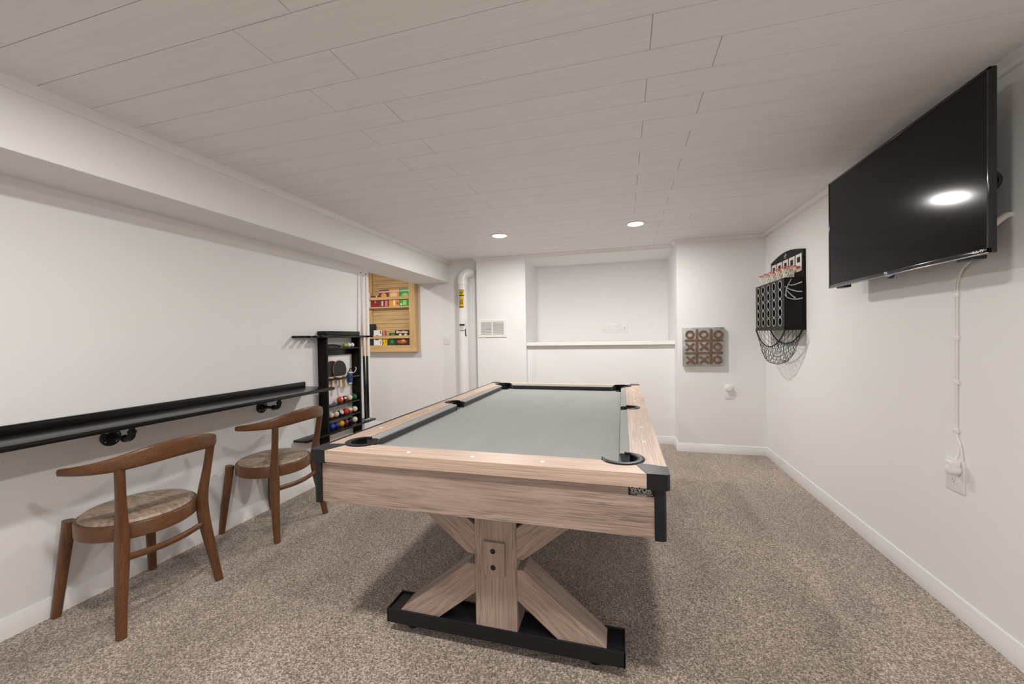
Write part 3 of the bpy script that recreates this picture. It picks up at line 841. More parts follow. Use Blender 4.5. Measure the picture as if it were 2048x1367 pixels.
# cues
def cue(tip, butt, label):
    t = thing('pool_cue', label, 'pool cue', butt, 'cues standing in the rack')
    A, B = Vector(butt), Vector(tip); d = B-A; L = d.length
    def seg(name, s0, s1, r0, r1, mat):
        return MB().lathe([(0, s0*L), (r0, s0*L), (r1, s1*L), (0, s1*L)], A, d, 20).build(name, mat, t)
    seg('bumper', 0, 0.008, 0.0125, 0.0140, M_white)
    seg('butt', 0.008, 0.43, 0.0143, 0.0108, M_gloss)
    seg('joint_collar', 0.555, 0.560, 0.0098, 0.0098, M_black)
    seg('forearm', 0.43, 0.555, 0.0108, 0.0097, M_wash)
    seg('shaft', 0.560, 0.978, 0.0096, 0.0066, plainw)
    seg('ferrule', 0.978, 0.993, 0.0066, 0.0064, M_white)
    seg('tip', 0.993, 1.0, 0.0064, 0.0055, M_slot)
plainw = plain('pale_maple', (0.76, 0.66, 0.53), 0.25, var=0.04, coat=0.3)
cue((-2.455, 3.360, 1.873), (-2.400, 3.318, 0.4375), 'pale wood pool cue with black butt, left of the two in the rack')
cue((-2.452, 3.432, 1.870), (-2.400, 3.350, 0.4375), 'pale wood pool cue with black butt, right of the two, nearest the wall end')

# ---------------------------------------------------------------- pine shelf on the far-left wall
sh = thing('wall_shelf', 'pine wall shelf cabinet with retaining bars beyond the cues', 'shelf', (-2.95, YB, 1.04))
YF = 4.665
b = MB()
for i in range(19):
    z0 = 1.10+0.0535*i
    b.box(-3.40, -2.60, 4.732, YB, z0, z0+0.0520, 0.003, 1)
b.build('back_panel', M_pine['x'], sh, smooth=False)
MB().box(-2.690, -2.598, YF, YB, 1.043, 2.125, 0.003).build('stile', M_pine['z'], sh, smooth=False)
MB().box(-3.48, -3.395, YF, YB, 1.043, 2.125, 0.003).build('stile', M_pine['z'], sh, smooth=False)
MB().box(-3.395, -3.276, 4.712, 4.732, 1.13, 2.12, 0.002).build('cleat', M_pine['z'], sh, smooth=False)
MB().box(-3.39, -2.595, YF-0.002, YB, 1.043, 1.130, 0.003).build('bottom_rail', M_pine['x'], sh, smooth=False)
MB().box(-3.48, -2.598, YF, YB, 2.125, 2.15, 0.003).build('top_board', M_pine['x'], sh, smooth=False)
MB().box(-3.394, -2.691, YF+0.002, 4.732, 1.628, 1.646, 0.002).build('shelf_board', M_pine['x'], sh, smooth=False)
for z in (1.738, 1.222):
    MB().box(-3.394, -2.691, YF-0.001, YF+0.014, z, z+0.038, 0.002).build('retaining_bar', M_pine['x'], sh, smooth=False)
def pk(name, x0, x1, z0, z1, y0, y1, col, label, cat='box', grp=None, rough=0.35):
    m = plain('card_'+label.split()[0]+'_'+name+str(len(bpy.data.materials)), col, rough, var=0.08, scale=60)
    o = thing(name, label, cat, ((x0+x1)/2, (y0+y1)/2, z0), grp)
    MB().box(x0, x1, y0, y1, z0, z1, 0.0015).build('carton', m, o, smooth=False)
    return o
ART = [0]
def art(o, name, mat, pts, y):
    ART[0] += 1; y -= 0.00025*(1+len([c for c in o.children if c.name.startswith('picture')]))
    m = MB(); m.prism([(a, b) for a, b in pts], 0, 0.0005, 0, frame((0, y, 0), (1, 0, 0), (0, 0, 1)))
    return m.build(name, mat, o, smooth=False)
def col(name, c, rough=0.45): return plain(name, c, rough, var=0.05, scale=50)
c_org, c_wht, c_pch, c_lim, c_pnk, c_dkr = col('print_orange', (0.85, 0.36, 0.04)), col('print_white', (0.85, 0.83, 0.80)), col('print_peach', (0.86, 0.60, 0.35)), col('print_lime', (0.45, 0.62, 0.10)), col('print_pink', (0.70, 0.22, 0.28)), col('print_dark', (0.06, 0.02, 0.02))
c_grn = col('print_green', (0.03, 0.28, 0.06)); c_brn = col('print_brown', (0.35, 0.12, 0.05))
def ell(cx, cz, rx, rz, n=20): return [(cx+rx*math.cos(2*PI*i/n), cz+rz*math.sin(2*PI*i/n)) for i in range(n)]
UY0, UY1 = 4.684, 4.722
ZU, ZLW = 1.6463, 1.1303
G1 = 'cartons on the upper pine shelf'; G2 = 'cartons on the lower pine shelf'
o = pk('snack_box', -3.150, -2.998, ZU, 1.872, UY0, UY1, (0.20, 0.025, 0.055), 'purple snack box with orange fruit picture on the upper pine shelf', grp=G1)
f = UY0-0.0004
art(o, 'picture', c_org, ell(-3.072, 1.795, 0.042, 0.038), f); art(o, 'picture', c_pch, [(-3.11, 1.66), (-3.085, 1.66), (-3.085, 1.73), (-3.11, 1.72)], f); art(o, 'picture', c_pnk, [(-3.06, 1.655), (-3.015, 1.655), (-3.015, 1.725), (-3.05, 1.73)], f)
text_obj('GOODPOPS', 0.028, c_wht, o, 'lettering', frame((-3.074, f-0.0022, 1.845), (1, 0, 0), (0, 0, 1)), 0.0012, 0.0003)
o = pk('snack_box', -2.996, -2.842, ZU, 1.878, UY0, UY1, (0.82, 0.33, 0.05), 'orange snack box between the purple and green boxes', grp=G1)
art(o, 'picture', c_pch, ell(-2.920, 1.800, 0.055, 0.034), f); art(o, 'picture', c_wht, [(-2.930, 1.66), (-2.905, 1.66), (-2.905, 1.73), (-2.930, 1.73)], f); art(o, 'picture', c_brn, ell(-2.865, 1.69, 0.016, 0.022), f)
text_obj('GOODPOPS', 0.028, c_wht, o, 'lettering', frame((-2.92, f-0.0022, 1.848), (1, 0, 0), (0, 0, 1)), 0.0012, 0.0003)
o = pk('snack_box', -2.838, -2.694, ZU, 1.880, UY0, UY1, (0.035, 0.36, 0.05), 'green snack box at the right end of the upper pine shelf', grp=G1)
art(o, 'picture', c_lim, ell(-2.755, 1.790, 0.045, 0.032), f); art(o, 'picture', c_lim, [(-2.785, 1.66), (-2.740, 1.66), (-2.735, 1.72), (-2.79, 1.72)], f); art(o, 'picture', c_wht, ell(-2.812, 1.672, 0.014, 0.014), f)
text_obj('GOODPOPS', 0.026, c_wht, o, 'lettering', frame((-2.768, f-0.0022, 1.850), (1, 0, 0), (0, 0, 1)), 0.0010, 0.0003)
o = pk('snack_box', -3.278, -3.155, ZU, 1.800, UY0+0.006, UY1, (0.26, 0.02, 0.015), 'dark red box left of the purple box', grp=G1)
art(o, 'picture', c_pnk, [(-3.22, 1.70), (-3.195, 1.70), (-3.195, 1.73), (-3.22, 1.73)], f+0.006); art(o, 'picture', c_pch, ell(-3.19, 1.79, 0.012, 0.012), f+0.006)
o = pk('snack_box', -3.322, -3.282, ZU, 1.845, UY0-0.002, UY1, (0.78, 0.66, 0.60), 'narrow pinkish white box at the left end of the upper shelf', grp=G1)
o = pk('game_box', -3.325, -3.222, ZLW, 1.420, 4.690, 4.712, (0.012, 0.012, 0.014), 'tall black box at the left end of the lower pine shelf', grp=G2)
o = pk('snack_box', -3.240, -3.114, ZLW, 1.336, 4.682, 4.689, (0.80, 0.77, 0.73), 'white carton with small brown picture in front of the black box', grp=G2)
f2 = 4.682-0.0004
art(o, 'picture', c_brn, ell(-3.19, 1.258, 0.022, 0.012), f2); art(o, 'picture', c_brn, ell(-3.19, 1.212, 0.028, 0.012), f2); art(o, 'picture', c_dkr, [(-3.140, 1.285), (-3.128, 1.285), (-3.128, 1.328), (-3.140, 1.328)], f2)
art(o, 'picture', c_dkr, [(-3.139, 1.145), (-3.131, 1.145), (-3.131, 1.190), (-3.139, 1.190)], f2)
o = pk('snack_box', -3.110, -3.078, ZLW, 1.330, 4.694, 4.722, (0.55, 0.22, 0.16), 'narrow reddish box behind the white carton', grp=G2)
o = pk('booklet', -3.104, -3.034, ZLW, 1.240, 4.682, 4.687, (0.72, 0.52, 0.01), 'yellow booklet leaning beside the white carton', 'booklet')
for zz, x_ in ((1.150, -3.088), (1.205, -3.052), (1.165, -3.060)): art(o, 'picture', M_ink, [(x_-0.004, zz), (x_+0.004, zz), (x_+0.004, zz+0.024), (x_-0.004, zz+0.024)], 4.682)
o = pk('snack_box', -3.010, -2.886, ZLW, 1.296, 4.692, 4.722, (0.02, 0.085, 0.03), 'dark green box partly behind the brown box on the lower shelf', grp=G2)
art(o, 'picture', c_grn, ell(-2.965, 1.185, 0.022, 0.028), 4.6916); art(o, 'picture', c_grn, ell(-2.950, 1.274, 0.030, 0.012), 4.6916)
o = pk('snack_box', -2.912, -2.700, ZLW, 1.332, 4.682, 4.690, (0.055, 0.016, 0.014), 'dark brown box with white lettering at the right end of the lower shelf', grp=G2)
art(o, 'picture', c_brn, ell(-2.81, 1.178, 0.075, 0.026), f2); art(o, 'picture', c_org, ell(-2.79, 1.192, 0.025, 0.016), f2); art(o, 'picture', c_pch, ell(-2.835, 1.270, 0.022, 0.014), f2); art(o, 'picture', c_pch, ell(-2.755, 1.270, 0.022, 0.014), f2)
text_obj('Brookies', 0.046, c_wht, o, 'lettering', frame((-2.808, f2-0.0022, 1.305), (1, 0, 0), (0, 0, 1)), 0.0014, 0.0003)

# ---------------------------------------------------------------- vent pipe
PX, PY, PR = -1.924, 4.662, 0.060
vp = thing('vent_pipe', 'white radon vent pipe with elbow and yellow warning stickers in the back corner', 'pipe', (PX, PY, 0))
MB().cyl((PX, PY, 0), (PX, PY, 1.90), PR, n=40).build('pipe', M_pvc, vp)
e = MB()
e.tube(spline([(PX, PY, 1.880), (PX, PY, 1.955), (PX+0.012, PY+0.006, 1.995), (PX+0.05, PY+0.03, 2.030), (PX+0.085, PY+0.075, 2.040)], 6), 0.063, 32)
e.build('elbow', M_pvc, vp)
MB().lathe([(0.060, 1.880), (0.0685, 1.882), (0.0685, 1.925), (0.062, 1.928)], (PX, PY, 0), n=40).build('coupling', M_pvc, vp)
def ringw(r, x, z): MB().lathe([(r-0.014, 0.0), (r-0.014, 0.010), (r, 0.008), (r+0.003, 0.0)], (x, YB, z), (0, -1, 0), 40).build('wall_flange', M_pvc, vp)
ringw(0.092, PX+0.105, 1.995); ringw(0.072, PX+0.095, 2.0)
def sticker(z0, z1, a0, a1, mat, name='warning_sticker', par=None, rr=0.0):
    m = MB(); n = 12; r = PR+0.0007+rr
    top = []; bot = []
    for i in range(n+1):
        a = a0+(a1-a0)*i/n
        top.append(m.bm.verts.new((PX+r*math.sin(a), PY-r*math.cos(a), z1))); bot.append(m.bm.verts.new((PX+r*math.sin(a), PY-r*math.cos(a), z0)))
    for i in range(n): m.bm.faces.new((bot[i], bot[i+1], top[i+1], top[i]))
    return m.build(name, mat, par or vp)
VA = math.atan2(-PX, PY)      # facing direction of the camera side
A0, A1 = VA-0.92, VA+0.22
A0, A1 = -0.58, 0.62
s1 = sticker(1.732, 1.814, A0, A1, M_yellow)
sticker(1.732, 1.746, A0+0.02, A1-0.02, M_ink, 'print', s1, 0.0004)
sticker(1.806, 1.812, A0+0.1, A1-0.1, M_ink, 'print', s1, 0.0004)
# trefoil
tre = MB()
tc = ((A0+A1)/2, 1.776)
def onpipe(a, z, rr=0.0014): return (PX+(PR+rr)*math.sin(a), PY-(PR+rr)*math.cos(a), z)
for k in range(3):
    a0 = PI/2+PI/3+k*2*PI/3-0.5
    pts = [(0.006, a0), (0.024, a0), (0.024, a0+0.35), (0.024, a0+0.7), (0.024, a0+1.0), (0.006, a0+1.0)]
    tre.quadface([onpipe(tc[0]+r*math.cos(a)/PR, tc[1]+r*math.sin(a)) for r, a in pts])
tre.quadface([onpipe(tc[0]+0.004*math.cos(a)/PR, tc[1]+0.004*math.sin(a)) for a in [i*PI/4 for i in range(8)]])
tre.build('print', M_ink, s1, smooth=False)
s2 = sticker(1.590, 1.722, A0+0.03, A1-0.1, M_yellow)
sticker(1.594, 1.606, A0+0.03, A1-0.1, M_ink, 'print', s2, 0.0004)
ar = MB()
for a0_, a1_, z0, z1 in ((-0.30, -0.12, 1.632, 1.694), (0.10, 0.28, 1.632, 1.694)):
    n = 5
    ar.quadface([onpipe(a0_, z0), onpipe(a1_, z0), onpipe(a1_, z1), onpipe(a0_, z1)])
ar.quadface([onpipe(-0.34, 1.694), onpipe(0.32, 1.694), onpipe(-0.01, 1.716)])
ar.build('print', M_ink, s2, smooth=False)
s3 = sticker(1.285, 1.400, A0, A1, M_paper, 'system_label')
sticker(1.364, 1.388, A0, A1, M_ink, 'print', s3, 0.0004); sticker(1.303, 1.312, A0, A1, M_ink, 'print', s3, 0.0004)
for i, z in enumerate((1.356, 1.348, 1.340, 1.332, 1.324)): sticker(z-0.0012, z+0.0012, A0+0.1, A1-0.2-0.1*(i % 2), M_slot, 'print', s3, 0.0004)
g = MB()
ga = 0.86
def gp(a, z): return (PX+(PR+0.008)*math.sin(a), PY-(PR+0.008)*math.cos(a), z)
g.tube(spline([gp(ga-0.13, 1.40), gp(ga-0.13, 1.26), gp(ga-0.08, 1.243), gp(ga+0.03, 1.241), gp(ga+0.09, 1.256), gp(ga+0.09, 1.42)], 6), 0.004)
g.build('pressure_gauge', M_white, vp)
g = MB(); g.tube(spline([gp(ga-0.13, 1.325), gp(ga-0.13, 1.26), gp(ga-0.08, 1.243), gp(ga+0.03, 1.241), gp(ga+0.09, 1.25)], 6), 0.0048); g.build('gauge_fluid', M_black, vp)
g = MB(); g.tube(spline([gp(ga-0.13, 1.40), gp(ga-0.16, 1.44), gp(ga-0.35, 1.448), gp(ga-0.5, 1.43), gp(ga-0.55, 1.412)], 5), 0.0022); g.build('gauge_tube', M_white, vp)

# ---------------------------------------------------------------- plates, vent grille
def plate(name, label, cat, c, w_, h_, nrm, gang=1, kind='outlet'):
    """wall plate centred at c on a wall; nrm is its outward normal"""
    n = Vector(nrm); up = Vector((0, 0, 1)); xr = up.cross(n)
    t = thing(name, label, cat, c)
    fr = frame(c, xr, up)
    MB().box(-w_/2, w_/2, -h_/2, h_/2, 0, 0.006, 0.0025, 2, fr).build('cover_plate', M_white, t)
    for i in range(gang):
        gx = (i-(gang-1)/2)*w_/gang*0.92
        if kind == 'outlet':
            for s in (1, -1):
                face = MB(); ol = [(gx+0.0165*math.cos(a), s*0.0215+max(-0.0125, min(0.0125, 0.017*math.sin(a)))) for a in [2*PI*j/28 for j in range(28)]]
                face.prism(ol, 0.0055, 0.0078, 0, fr); fo = face.build('receptacle', M_white, t, smooth=False)
                sl = MB(); z_ = 0.0079
                sl.box(gx-0.0075, gx-0.0055, s*0.0215-0.002, s*0.0215+0.006, 0.006, z_, mat=fr); sl.box(gx+0.0055, gx+0.0075, s*0.0215-0.001, s*0.0215+0.006, 0.006, z_, mat=fr)
                sl.box(gx-0.002, gx+0.002, s*0.0215-0.0095, s*0.0215-0.0055, 0.006, z_, mat=fr)
                sl.build('slots', M_slot, fo, smooth=False)
            MB().lathe([(0, 0.0068), (0.003, 0.0066), (0.0034, 0.0055)], (0, 0, 0), n=12)
        elif kind == 'switch':
            MB().box(gx-0.012, gx+0.012, -0.026, 0.026, 0.0055, 0.0070, 0.0008, 1, fr).build('switch_surround', M_white, t)
            MB().box(gx-0.0045, gx+0.0045, -0.004, 0.012, 0.0065, 0.018, 0.0015, 2, fr).build('toggle', M_white, t)
            sc_ = MB()
            for s in (1, -1): sc_.box(gx-0.003, gx+0.003, s*0.040-0.003, s*0.040+0.003, 0.0055, 0.0068, 0.001, 1, fr)
            sc_.build('screw', M_silver, t)
        elif kind == 'jack':
            jk = MB(); jk.box(-0.005, 0.005, -0.005, 0.005, 0.0055, 0.0085, 0.001, 1, fr); jk.build('jack', M_slot, t)
    return t, fr
plate('light_switch', 'white toggle light switch on the back wall between shelf and pipe', 'switch', (-2.195, YB, 1.195), 0.088, 0.132, (0, -1, 0), 1, 'switch')
t, fr = plate('power_outlet', 'wide white four gang outlet plate inside the alcove', 'outlet', (-0.138, YAL, 1.310), 0.222, 0.122, (0, -1, 0), 4)
plate('wall_jack', 'small white jack plate right of the wide outlet in the alcove', 'wall plate', (0.031, YAL, 1.308), 0.074, 0.122, (0, -1, 0), 1, 'jack')
plate('power_outlet', 'white duplex outlet on the back wall below the tic tac toe board', 'outlet', (1.0335, YR, 0.630), 0.086, 0.143, (0, -1, 0))
pg = thing('plug_in_diffuser', 'round white plug-in device in the outlet under the tic tac toe board', 'plug', (1.030, YR, 0.676))
MB().lathe([(0, 0.040), (0.020, 0.040), (0.031, 0.036), (0.034, 0.028), (0.034, 0.012), (0.028, 0.0085), (0, 0.0085)], (1.030, YR, 0.668), (0, -1, 0), 32).build('body', M_white, pg)
MB().box(1.006, 1.054, YR-0.030, YR-0.0085, 0.668, 0.700, 0.006, 3).build('cap', M_white, pg)
plate('power_outlet', 'white duplex outlet low on the right wall below the television cable', 'outlet', (XR, 2.137, 0.597), 0.098, 0.138, (-1, 0, 0))
# return air grille
gv = thing('vent_grille', 'white louvred return air grille on the back wall chase', 'vent', (-1.534, YH, 1.325))
m = MB()
gx0, gx1, gz0, gz1 = -1.713, -1.354, 1.216, 1.432
for a in ((gx0, gx1, gz1-0.030, gz1), (gx0, gx1, gz0, gz0+0.030), (gx0, gx0+0.032, gz0+0.028, gz1-0.028), (gx1-0.032, gx1, gz0+0.028, gz1-0.028), (-1.541, -1.527, gz0+0.028, gz1-0.028)):
    m.box(a[0], a[1], YH-0.010, YH, a[2], a[3], 0.003)
m.build('frame', M_white, gv, smooth=False)
MB().box(gx0+0.03, gx1-0.03, YH-0.002, YH-0.0005, gz0+0.028, gz1-0.028).build('duct_opening', M_ventdark, gv, smooth=False)
for i in range(14):
    z = gz0+0.036+i*0.0111
    MB().prism([(YH-0.0092, z-0.0012), (YH-0.0090, z-0.0034), (YH-0.0040, z+0.0010), (YH-0.0045, z+0.0032)], gx0+0.031, gx1-0.031, 0, frame((0, 0, 0), (0, 1, 0), (0, 0, 1))).build('louvre', M_white, gv, smooth=False)

# ---------------------------------------------------------------- tic tac toe
TB = thing('tic_tac_toe_board', 'square galvanised metal tic tac toe board with brown grid on the back wall', 'wall game', (0.793, YR, 1.088))
tx0, tx1, tz0, tz1, tyf = 0.600, 0.986, 0.894, 1.282, 4.405
MB().box(tx0, tx1, tyf, YR, tz0, tz1, 0.003).build('panel', M_galv, TB)
px = lambda a: 0.600+(a-315)/(1350-315)*0.386
pz = lambda b: 1.282-(b-190)/(1135-190)*0.388
for x in (px(665), px(1015)): MB().box(x-0.010, x+0.010, tyf-0.014, tyf, pz(1090), pz(225), 0.002).build('grid_bar', M_rust, TB)
for z in (pz(505), pz(818)): MB().box(px(365), px(1310), tyf-0.010, tyf, z-0.0095, z+0.0095, 0.002).build('grid_bar', M_rust, TB)
ROWS = ('top', 'middle', 'bottom'); COLS = ('left', 'centre', 'right')
cells = {(0, 0): ('O', 492, 360), (0, 1): ('O', 835, 360), (0, 2): ('O', 1195, 365), (1, 0): ('X', 492, 668), (1, 1): ('X', 848, 655), (1, 2): ('O', 1180, 668), (2, 0): ('X', 505, 992), (2, 1): ('X', 845, 985), (2, 2): ('O', 1178, 985)}
for (r, c), (k, a, b2) in cells.items():
    x, z = px(a), pz(b2)
    m = MB()
    if k == 'O': m.lathe([(0.0245, 0), (0.042, 0), (0.043, 0.010), (0.041, 0.012), (0.026, 0.012), (0.0245, 0.010), (0.0245, 0)], (x, tyf, z), (0, -1, 0), 32)
    else:
        for sgn in (1, -1):
            q = Matrix.Translation((x, tyf-0.006, z)) @ Matrix.Rotation(sgn*0.76, 4, 'Y')
            m.box(-0.054, 0.054, -0.006+(0.0004 if sgn > 0 else 0), 0.006, -0.0095, 0.0095, 0.0015, 2, q)
    o = m.build('game_piece', M_rust)
    o.data.transform(Matrix.Translation((-x, -tyf, -z))); o.location = (x, tyf, z)
    tag(o, 'brown %s shaped game piece in the %s %s cell of the tic tac toe board' % (k, ROWS[r], COLS[c]), 'game piece', 'tic tac toe pieces')

# ---------------------------------------------------------------- basketball wall game
BY0, BY1 = 3.562, 4.252
BXF = 1.223
bk = thing('basketball_game', 'black five hoop basketball wall game with catch net on the right wall', 'wall game', (XR, 3.907, 1.24))
m = MB()
n = 18; pr = [(BY0, 1.237), (BY1, 1.237), (BY1, 1.862)]
pr += [(BY1+(BY0-BY1)*i/n, 1.862+0.045*math.sin(PI*i/n)) for i in range(1, n)]+[(BY0, 1.862)]
m.prism(pr, 1.352, XR, 0, Matrix(((0, 0, 1, 0), (1, 0, 0, 0), (0, 1, 0, 0), (0, 0, 0, 1))))
back = m.build('backboard', M_matte, bk, smooth=False)
M_sheet = plain('print_white_vinyl', (0.72, 0.70, 0.68), 0.5, var=0.02)
for i in range(5):
    yc = 4.170-i*0.1312
    r_ = MB()
    r_.box(1.3512, 1.3522, yc-0.056, yc+0.056, 1.699, 1.836)
    wr = r_.build('target_panel', M_sheet, back, smooth=False)
    q = MB(); q.box(1.3508, 1.3516, yc-0.028, yc+0.028, 1.770, 1.813); q.build('target_square', M_matte, wr, smooth=False)
# emblem above the target panels
em = MB()
for pts in ([(3.935, 1.868), (3.92, 1.878), (3.91, 1.866), (3.90, 1.878), (3.885, 1.868)], [(3.925, 1.858), (3.905, 1.854), (3.885, 1.858)], [(3.905, 1.884), (3.900, 1.889), (3.893, 1.884)]):
    em.tube(spline([(1.3515, a, b) for a, b in pts], 5), 0.0022, 6)
em.build('emblem', M_sheet, back)
# box with holes: front panel built as grid of rings
hy = [4.179, 4.046, 3.913, 3.782, 3.650]; hz_ = [1.598, 1.525, 1.452, 1.379, 1.306]
m = MB(); HR = 0.0325
ye_ = [BY1-0.006]+[(a+b)/2 for a, b in zip(hy, hy[1:])]+[BY0+0.010]; ze_ = [1.646]+[(a+b)/2 for a, b in zip(hz_, hz_[1:])]+[1.262]
for i, yc in enumerate(hy):
    for j, zc in enumerate(hz_):
        N = 32
        ya_, yb_, za_, zb_ = ye_[i], ye_[i+1], ze_[j], ze_[j+1]
        ring_i = []; ring_o = []
        for k in range(N):
            a = 2*PI*k/N+PI/N
            c_, s_ = math.cos(a), math.sin(a)
            ring_i.append((yc+HR*c_, zc+HR*s_))
            tx = ((ya_ if c_ > 0 else yb_)-yc)/c_; tz = ((za_ if s_ > 0 else zb_)-zc)/s_
            t_ = min(tx, tz)
            ring_o.append((yc+t_*c_, zc+t_*s_))
        for k in range(N):
            l = (k+1) % N
            oa, ob = ring_o[k], ring_o[l]
            cn = []
            if abs(oa[0]-ob[0]) > 1e-6 and abs(oa[1]-ob[1]) > 1e-6:
                cn = [(BXF, (ya_ if abs(oa[0]-yc) > abs(yc-yb_)-1e-3 and oa[0] > yc or ob[0] > yc and oa[0] > yc else yb_), (za_ if oa[1]+ob[1] > 2*zc else zb_))]
            m.bm.faces.new([m.bm.verts.new(q) for q in [(BXF, *ring_i[k]), (BXF, *oa)]+cn+[(BXF, *ob), (BXF, *ring_i[l])]])
            m.quadface([(BXF, *ring_i[k]), (BXF, *ring_i[l]), (BXF+0.008, *ring_i[l]), (BXF+0.008, *ring_i[k])])
bmesh.ops.remove_doubles(m.bm, verts=m.bm.verts[:], dist=1e-5)
m.box(BXF-0.003, BXF+0.008, BY0+0.004, BY1, 1.237, 1.262, 0.002)
M_front = plain('dark_grey_board', (0.020, 0.0185, 0.0155), 0.45, var=0.06, spec=0.15)
fp = m.build('front_panel', M_front, bk, smooth=False)
m = MB()
for yc in hy:
    for zc in hz_: m.lathe([(HR-0.0005, 0.0), (HR-0.0005, 0.0012), (HR+0.0026, 0.0012), (HR+0.0026, 0.0)], (BXF, yc, zc), (-1, 0, 0), 36)
m.build('hole_rings', M_sheet, fp)
MB().box(BXF, 1.352, BY0+0.004, BY0+0.011, 1.237, 1.648, 0.001).build('side_panel', M_matte, bk, smooth=False)
MB().box(BXF+0.001, 1.352, BY1-0.012, BY1-0.002, 1.237, 1.648, 0.001).build('side_panel', M_matte, bk, smooth=False)
m = MB(); m.box(1.262, 1.352, BY0+0.014, BY1-0.012, 1.237, 1.640); m.build('inner_board', M_gloss, bk, smooth=False)
m = MB()
EM = [[(1.273, 1.634), (1.252, 1.594), (1.239, 1.557), (1.235, 1.527), (1.238, 1.503)], [(1.255, 1.592), (1.273, 1.586), (1.302, 1.592), (1.345, 1.608)],
      [(1.228, 1.580), (1.243, 1.567), (1.27, 1.551), (1.311, 1.537), (1.345, 1.534)], [(1.24, 1.55), (1.258, 1.526), (1.281, 1.501), (1.299, 1.486)], [(1.228, 1.515), (1.237, 1.499), (1.258, 1.485), (1.287, 1.477), (1.317, 1.477), (1.347, 1.484)]]
for st in EM:
    pts = spline([(a, BY0+0.0037, b) for a, b in st], 6); k = len(pts)
    m.sweep(pts, [(0.0010+0.0036*(0.35+0.65*i/(k-1)), 0.0006) for i in range(k)], up=(0, 1, 0), n=8)
# sections above: side = width across; keep them flat on the panel
M_emb = plain('print_pale_blue', (0.55, 0.57, 0.62), 0.5, var=0.03)
m.build('ball_emblem', M_emb, bk)
M_hoop = plain('hoop_orange', (0.62, 0.10, 0.03), 0.35, var=0.08); M_net = plain('net_white', (0.82, 0.78, 0.70), 0.8)
for i in range(5):
    yc = 4.170-i*0.1312
    cx = 1.283
    h = MB()
    h.tube([(cx+0.052*math.cos(2*PI*k/28), yc+0.052*math.sin(2*PI*k/28), 1.738) for k in range(28)], 0.0042, 8, closed=True)
    for s in (-1, 1): h.tube([(cx+0.045, yc+s*0.026, 1.738), (1.352, yc+s*0.022, 1.730)], 0.0028, 6)
    h.box(1.346, 1.352, yc-0.026, yc+0.026, 1.722, 1.740, 0.002)
    # small net hooks
    for k in range(12):
        a = 2*PI*k/12
        h.tube([(cx+0.052*math.cos(a), yc+0.052*math.sin(a), 1.738), (cx+0.049*math.cos(a), yc+0.049*math.sin(a), 1.730)], 0.0018, 5)
    hp = h.build('hoop', M_hoop, bk)
    g = MB(); K = 12
    prof = [(0.050, 1.733), (0.044, 1.712), (0.037, 1.690), (0.034, 1.668), (0.036, 1.652)]
    for k in range(K):
        for s in (1, -1):
            g.tube([(cx+r*math.cos(2*PI*(k+s*0.5*q)/K), yc+r*math.sin(2*PI*(k+s*0.5*q)/K), z) for q, (r, z) in enumerate(prof)], 0.0019, 5)
    g.build('net', M_net, hp)
# catch net: two drooping cords with a bag between
def cord(u, x, sag): return Vector((x, BY1-0.004+(BY0+0.008-BY1)*u, 1.236-sag*(4*u*(1-u))**0.9))
M_cord = plain('black_cord', (0.012, 0.011, 0.010), 0.8)
cd = MB()
for x, sag in ((1.226, 0.138), (1.346, 0.112)):
    cd.tube([cord(i/24, x, sag) for i in range(25)], 0.0052, 8)
    for u in (0, 1):
        c = cord(u, x, sag); cd.sphere(c, 0.008, 10)
cdo = cd.build('net_cord', M_cord, bk)
def netp(u, v):
    a = cord(u, 1.226, 0.138); b = cord(u, 1.346, 0.112); p = a.lerp(b, v)
    e = (4*u*(1-u))**0.75
    s_ = math.sin(PI*v)
    p.z -= 0.165*e*s_**0.7
    p.x += 0.052*e*math.sin(2*PI*v)*-1*0.7
    p.y += (0.5-u)*0.05*s_*(1-e)*2
    return p
g = MB(); NU, NV = 26, 12
rng = random.Random(3)
jit = {}
def nj(i, j):
    if (i, j) not in jit:
        u, v = i/NU, j/NV
        p = netp(u, v)
        if 0 < i < NU and 0 < j < NV: p += Vector((rng.uniform(-1, 1), rng.uniform(-1, 1), rng.uniform(-1, 1)))*0.004
        jit[(i, j)] = p
    return jit[(i, j)]
for i in range(NU):
    for j in range(NV):
        if (i+j) % 2 == 0: g.tube([nj(i, j), nj(i+1, j+1)], 0.0016, 4)
        else: g.tube([nj(i+1, j), nj(i, j+1)], 0.0016, 4)
g.build('catch_net', M_cord, bk)

# ---------------------------------------------------------------- television
tv = thing('television', 'large black flat screen television mounted high on the right wall', 'television', (XR, 2.30, 1.80))
tx, ty0, ty1, tz0, tz1 = 1.220, 1.756, 2.856, 1.482, 2.116
m = MB(); m.box(tx, tx+0.019, ty0, ty1, tz0, tz1, 0.003); m.box(tx+0.018, tx+0.060, ty0+0.07, ty1-0.07, tz0+0.02, tz1-0.16, 0.010)
m.build('casing', M_gloss, tv)
scr = MB().box(tx-0.0006, tx+0.002, ty0+0.012, ty1-0.012, tz0+0.020, tz1-0.012).build('screen', M_screen, tv, smooth=False)
bz = MB()
for a in ((ty0, ty1, tz0, tz0+0.019), (ty0, ty1, tz1-0.011, tz1), (ty0, ty0+0.011, tz0, tz1), (ty1-0.011, ty1, tz0, tz1)):
    bz.box(tx-0.003, tx+0.004, a[0], a[1], a[2], a[3], 0.0018)
bzo = bz.build('bezel', M_gloss, tv)
tr = plain('bezel_edge', (0.28, 0.26, 0.25), 0.22, metal=0.8)
MB().box(tx-0.0034, tx+0.004, ty0+0.004, ty1-0.004, tz0-0.001, tz0+0.0035, 0.001).build('lower_edge', tr, tv)
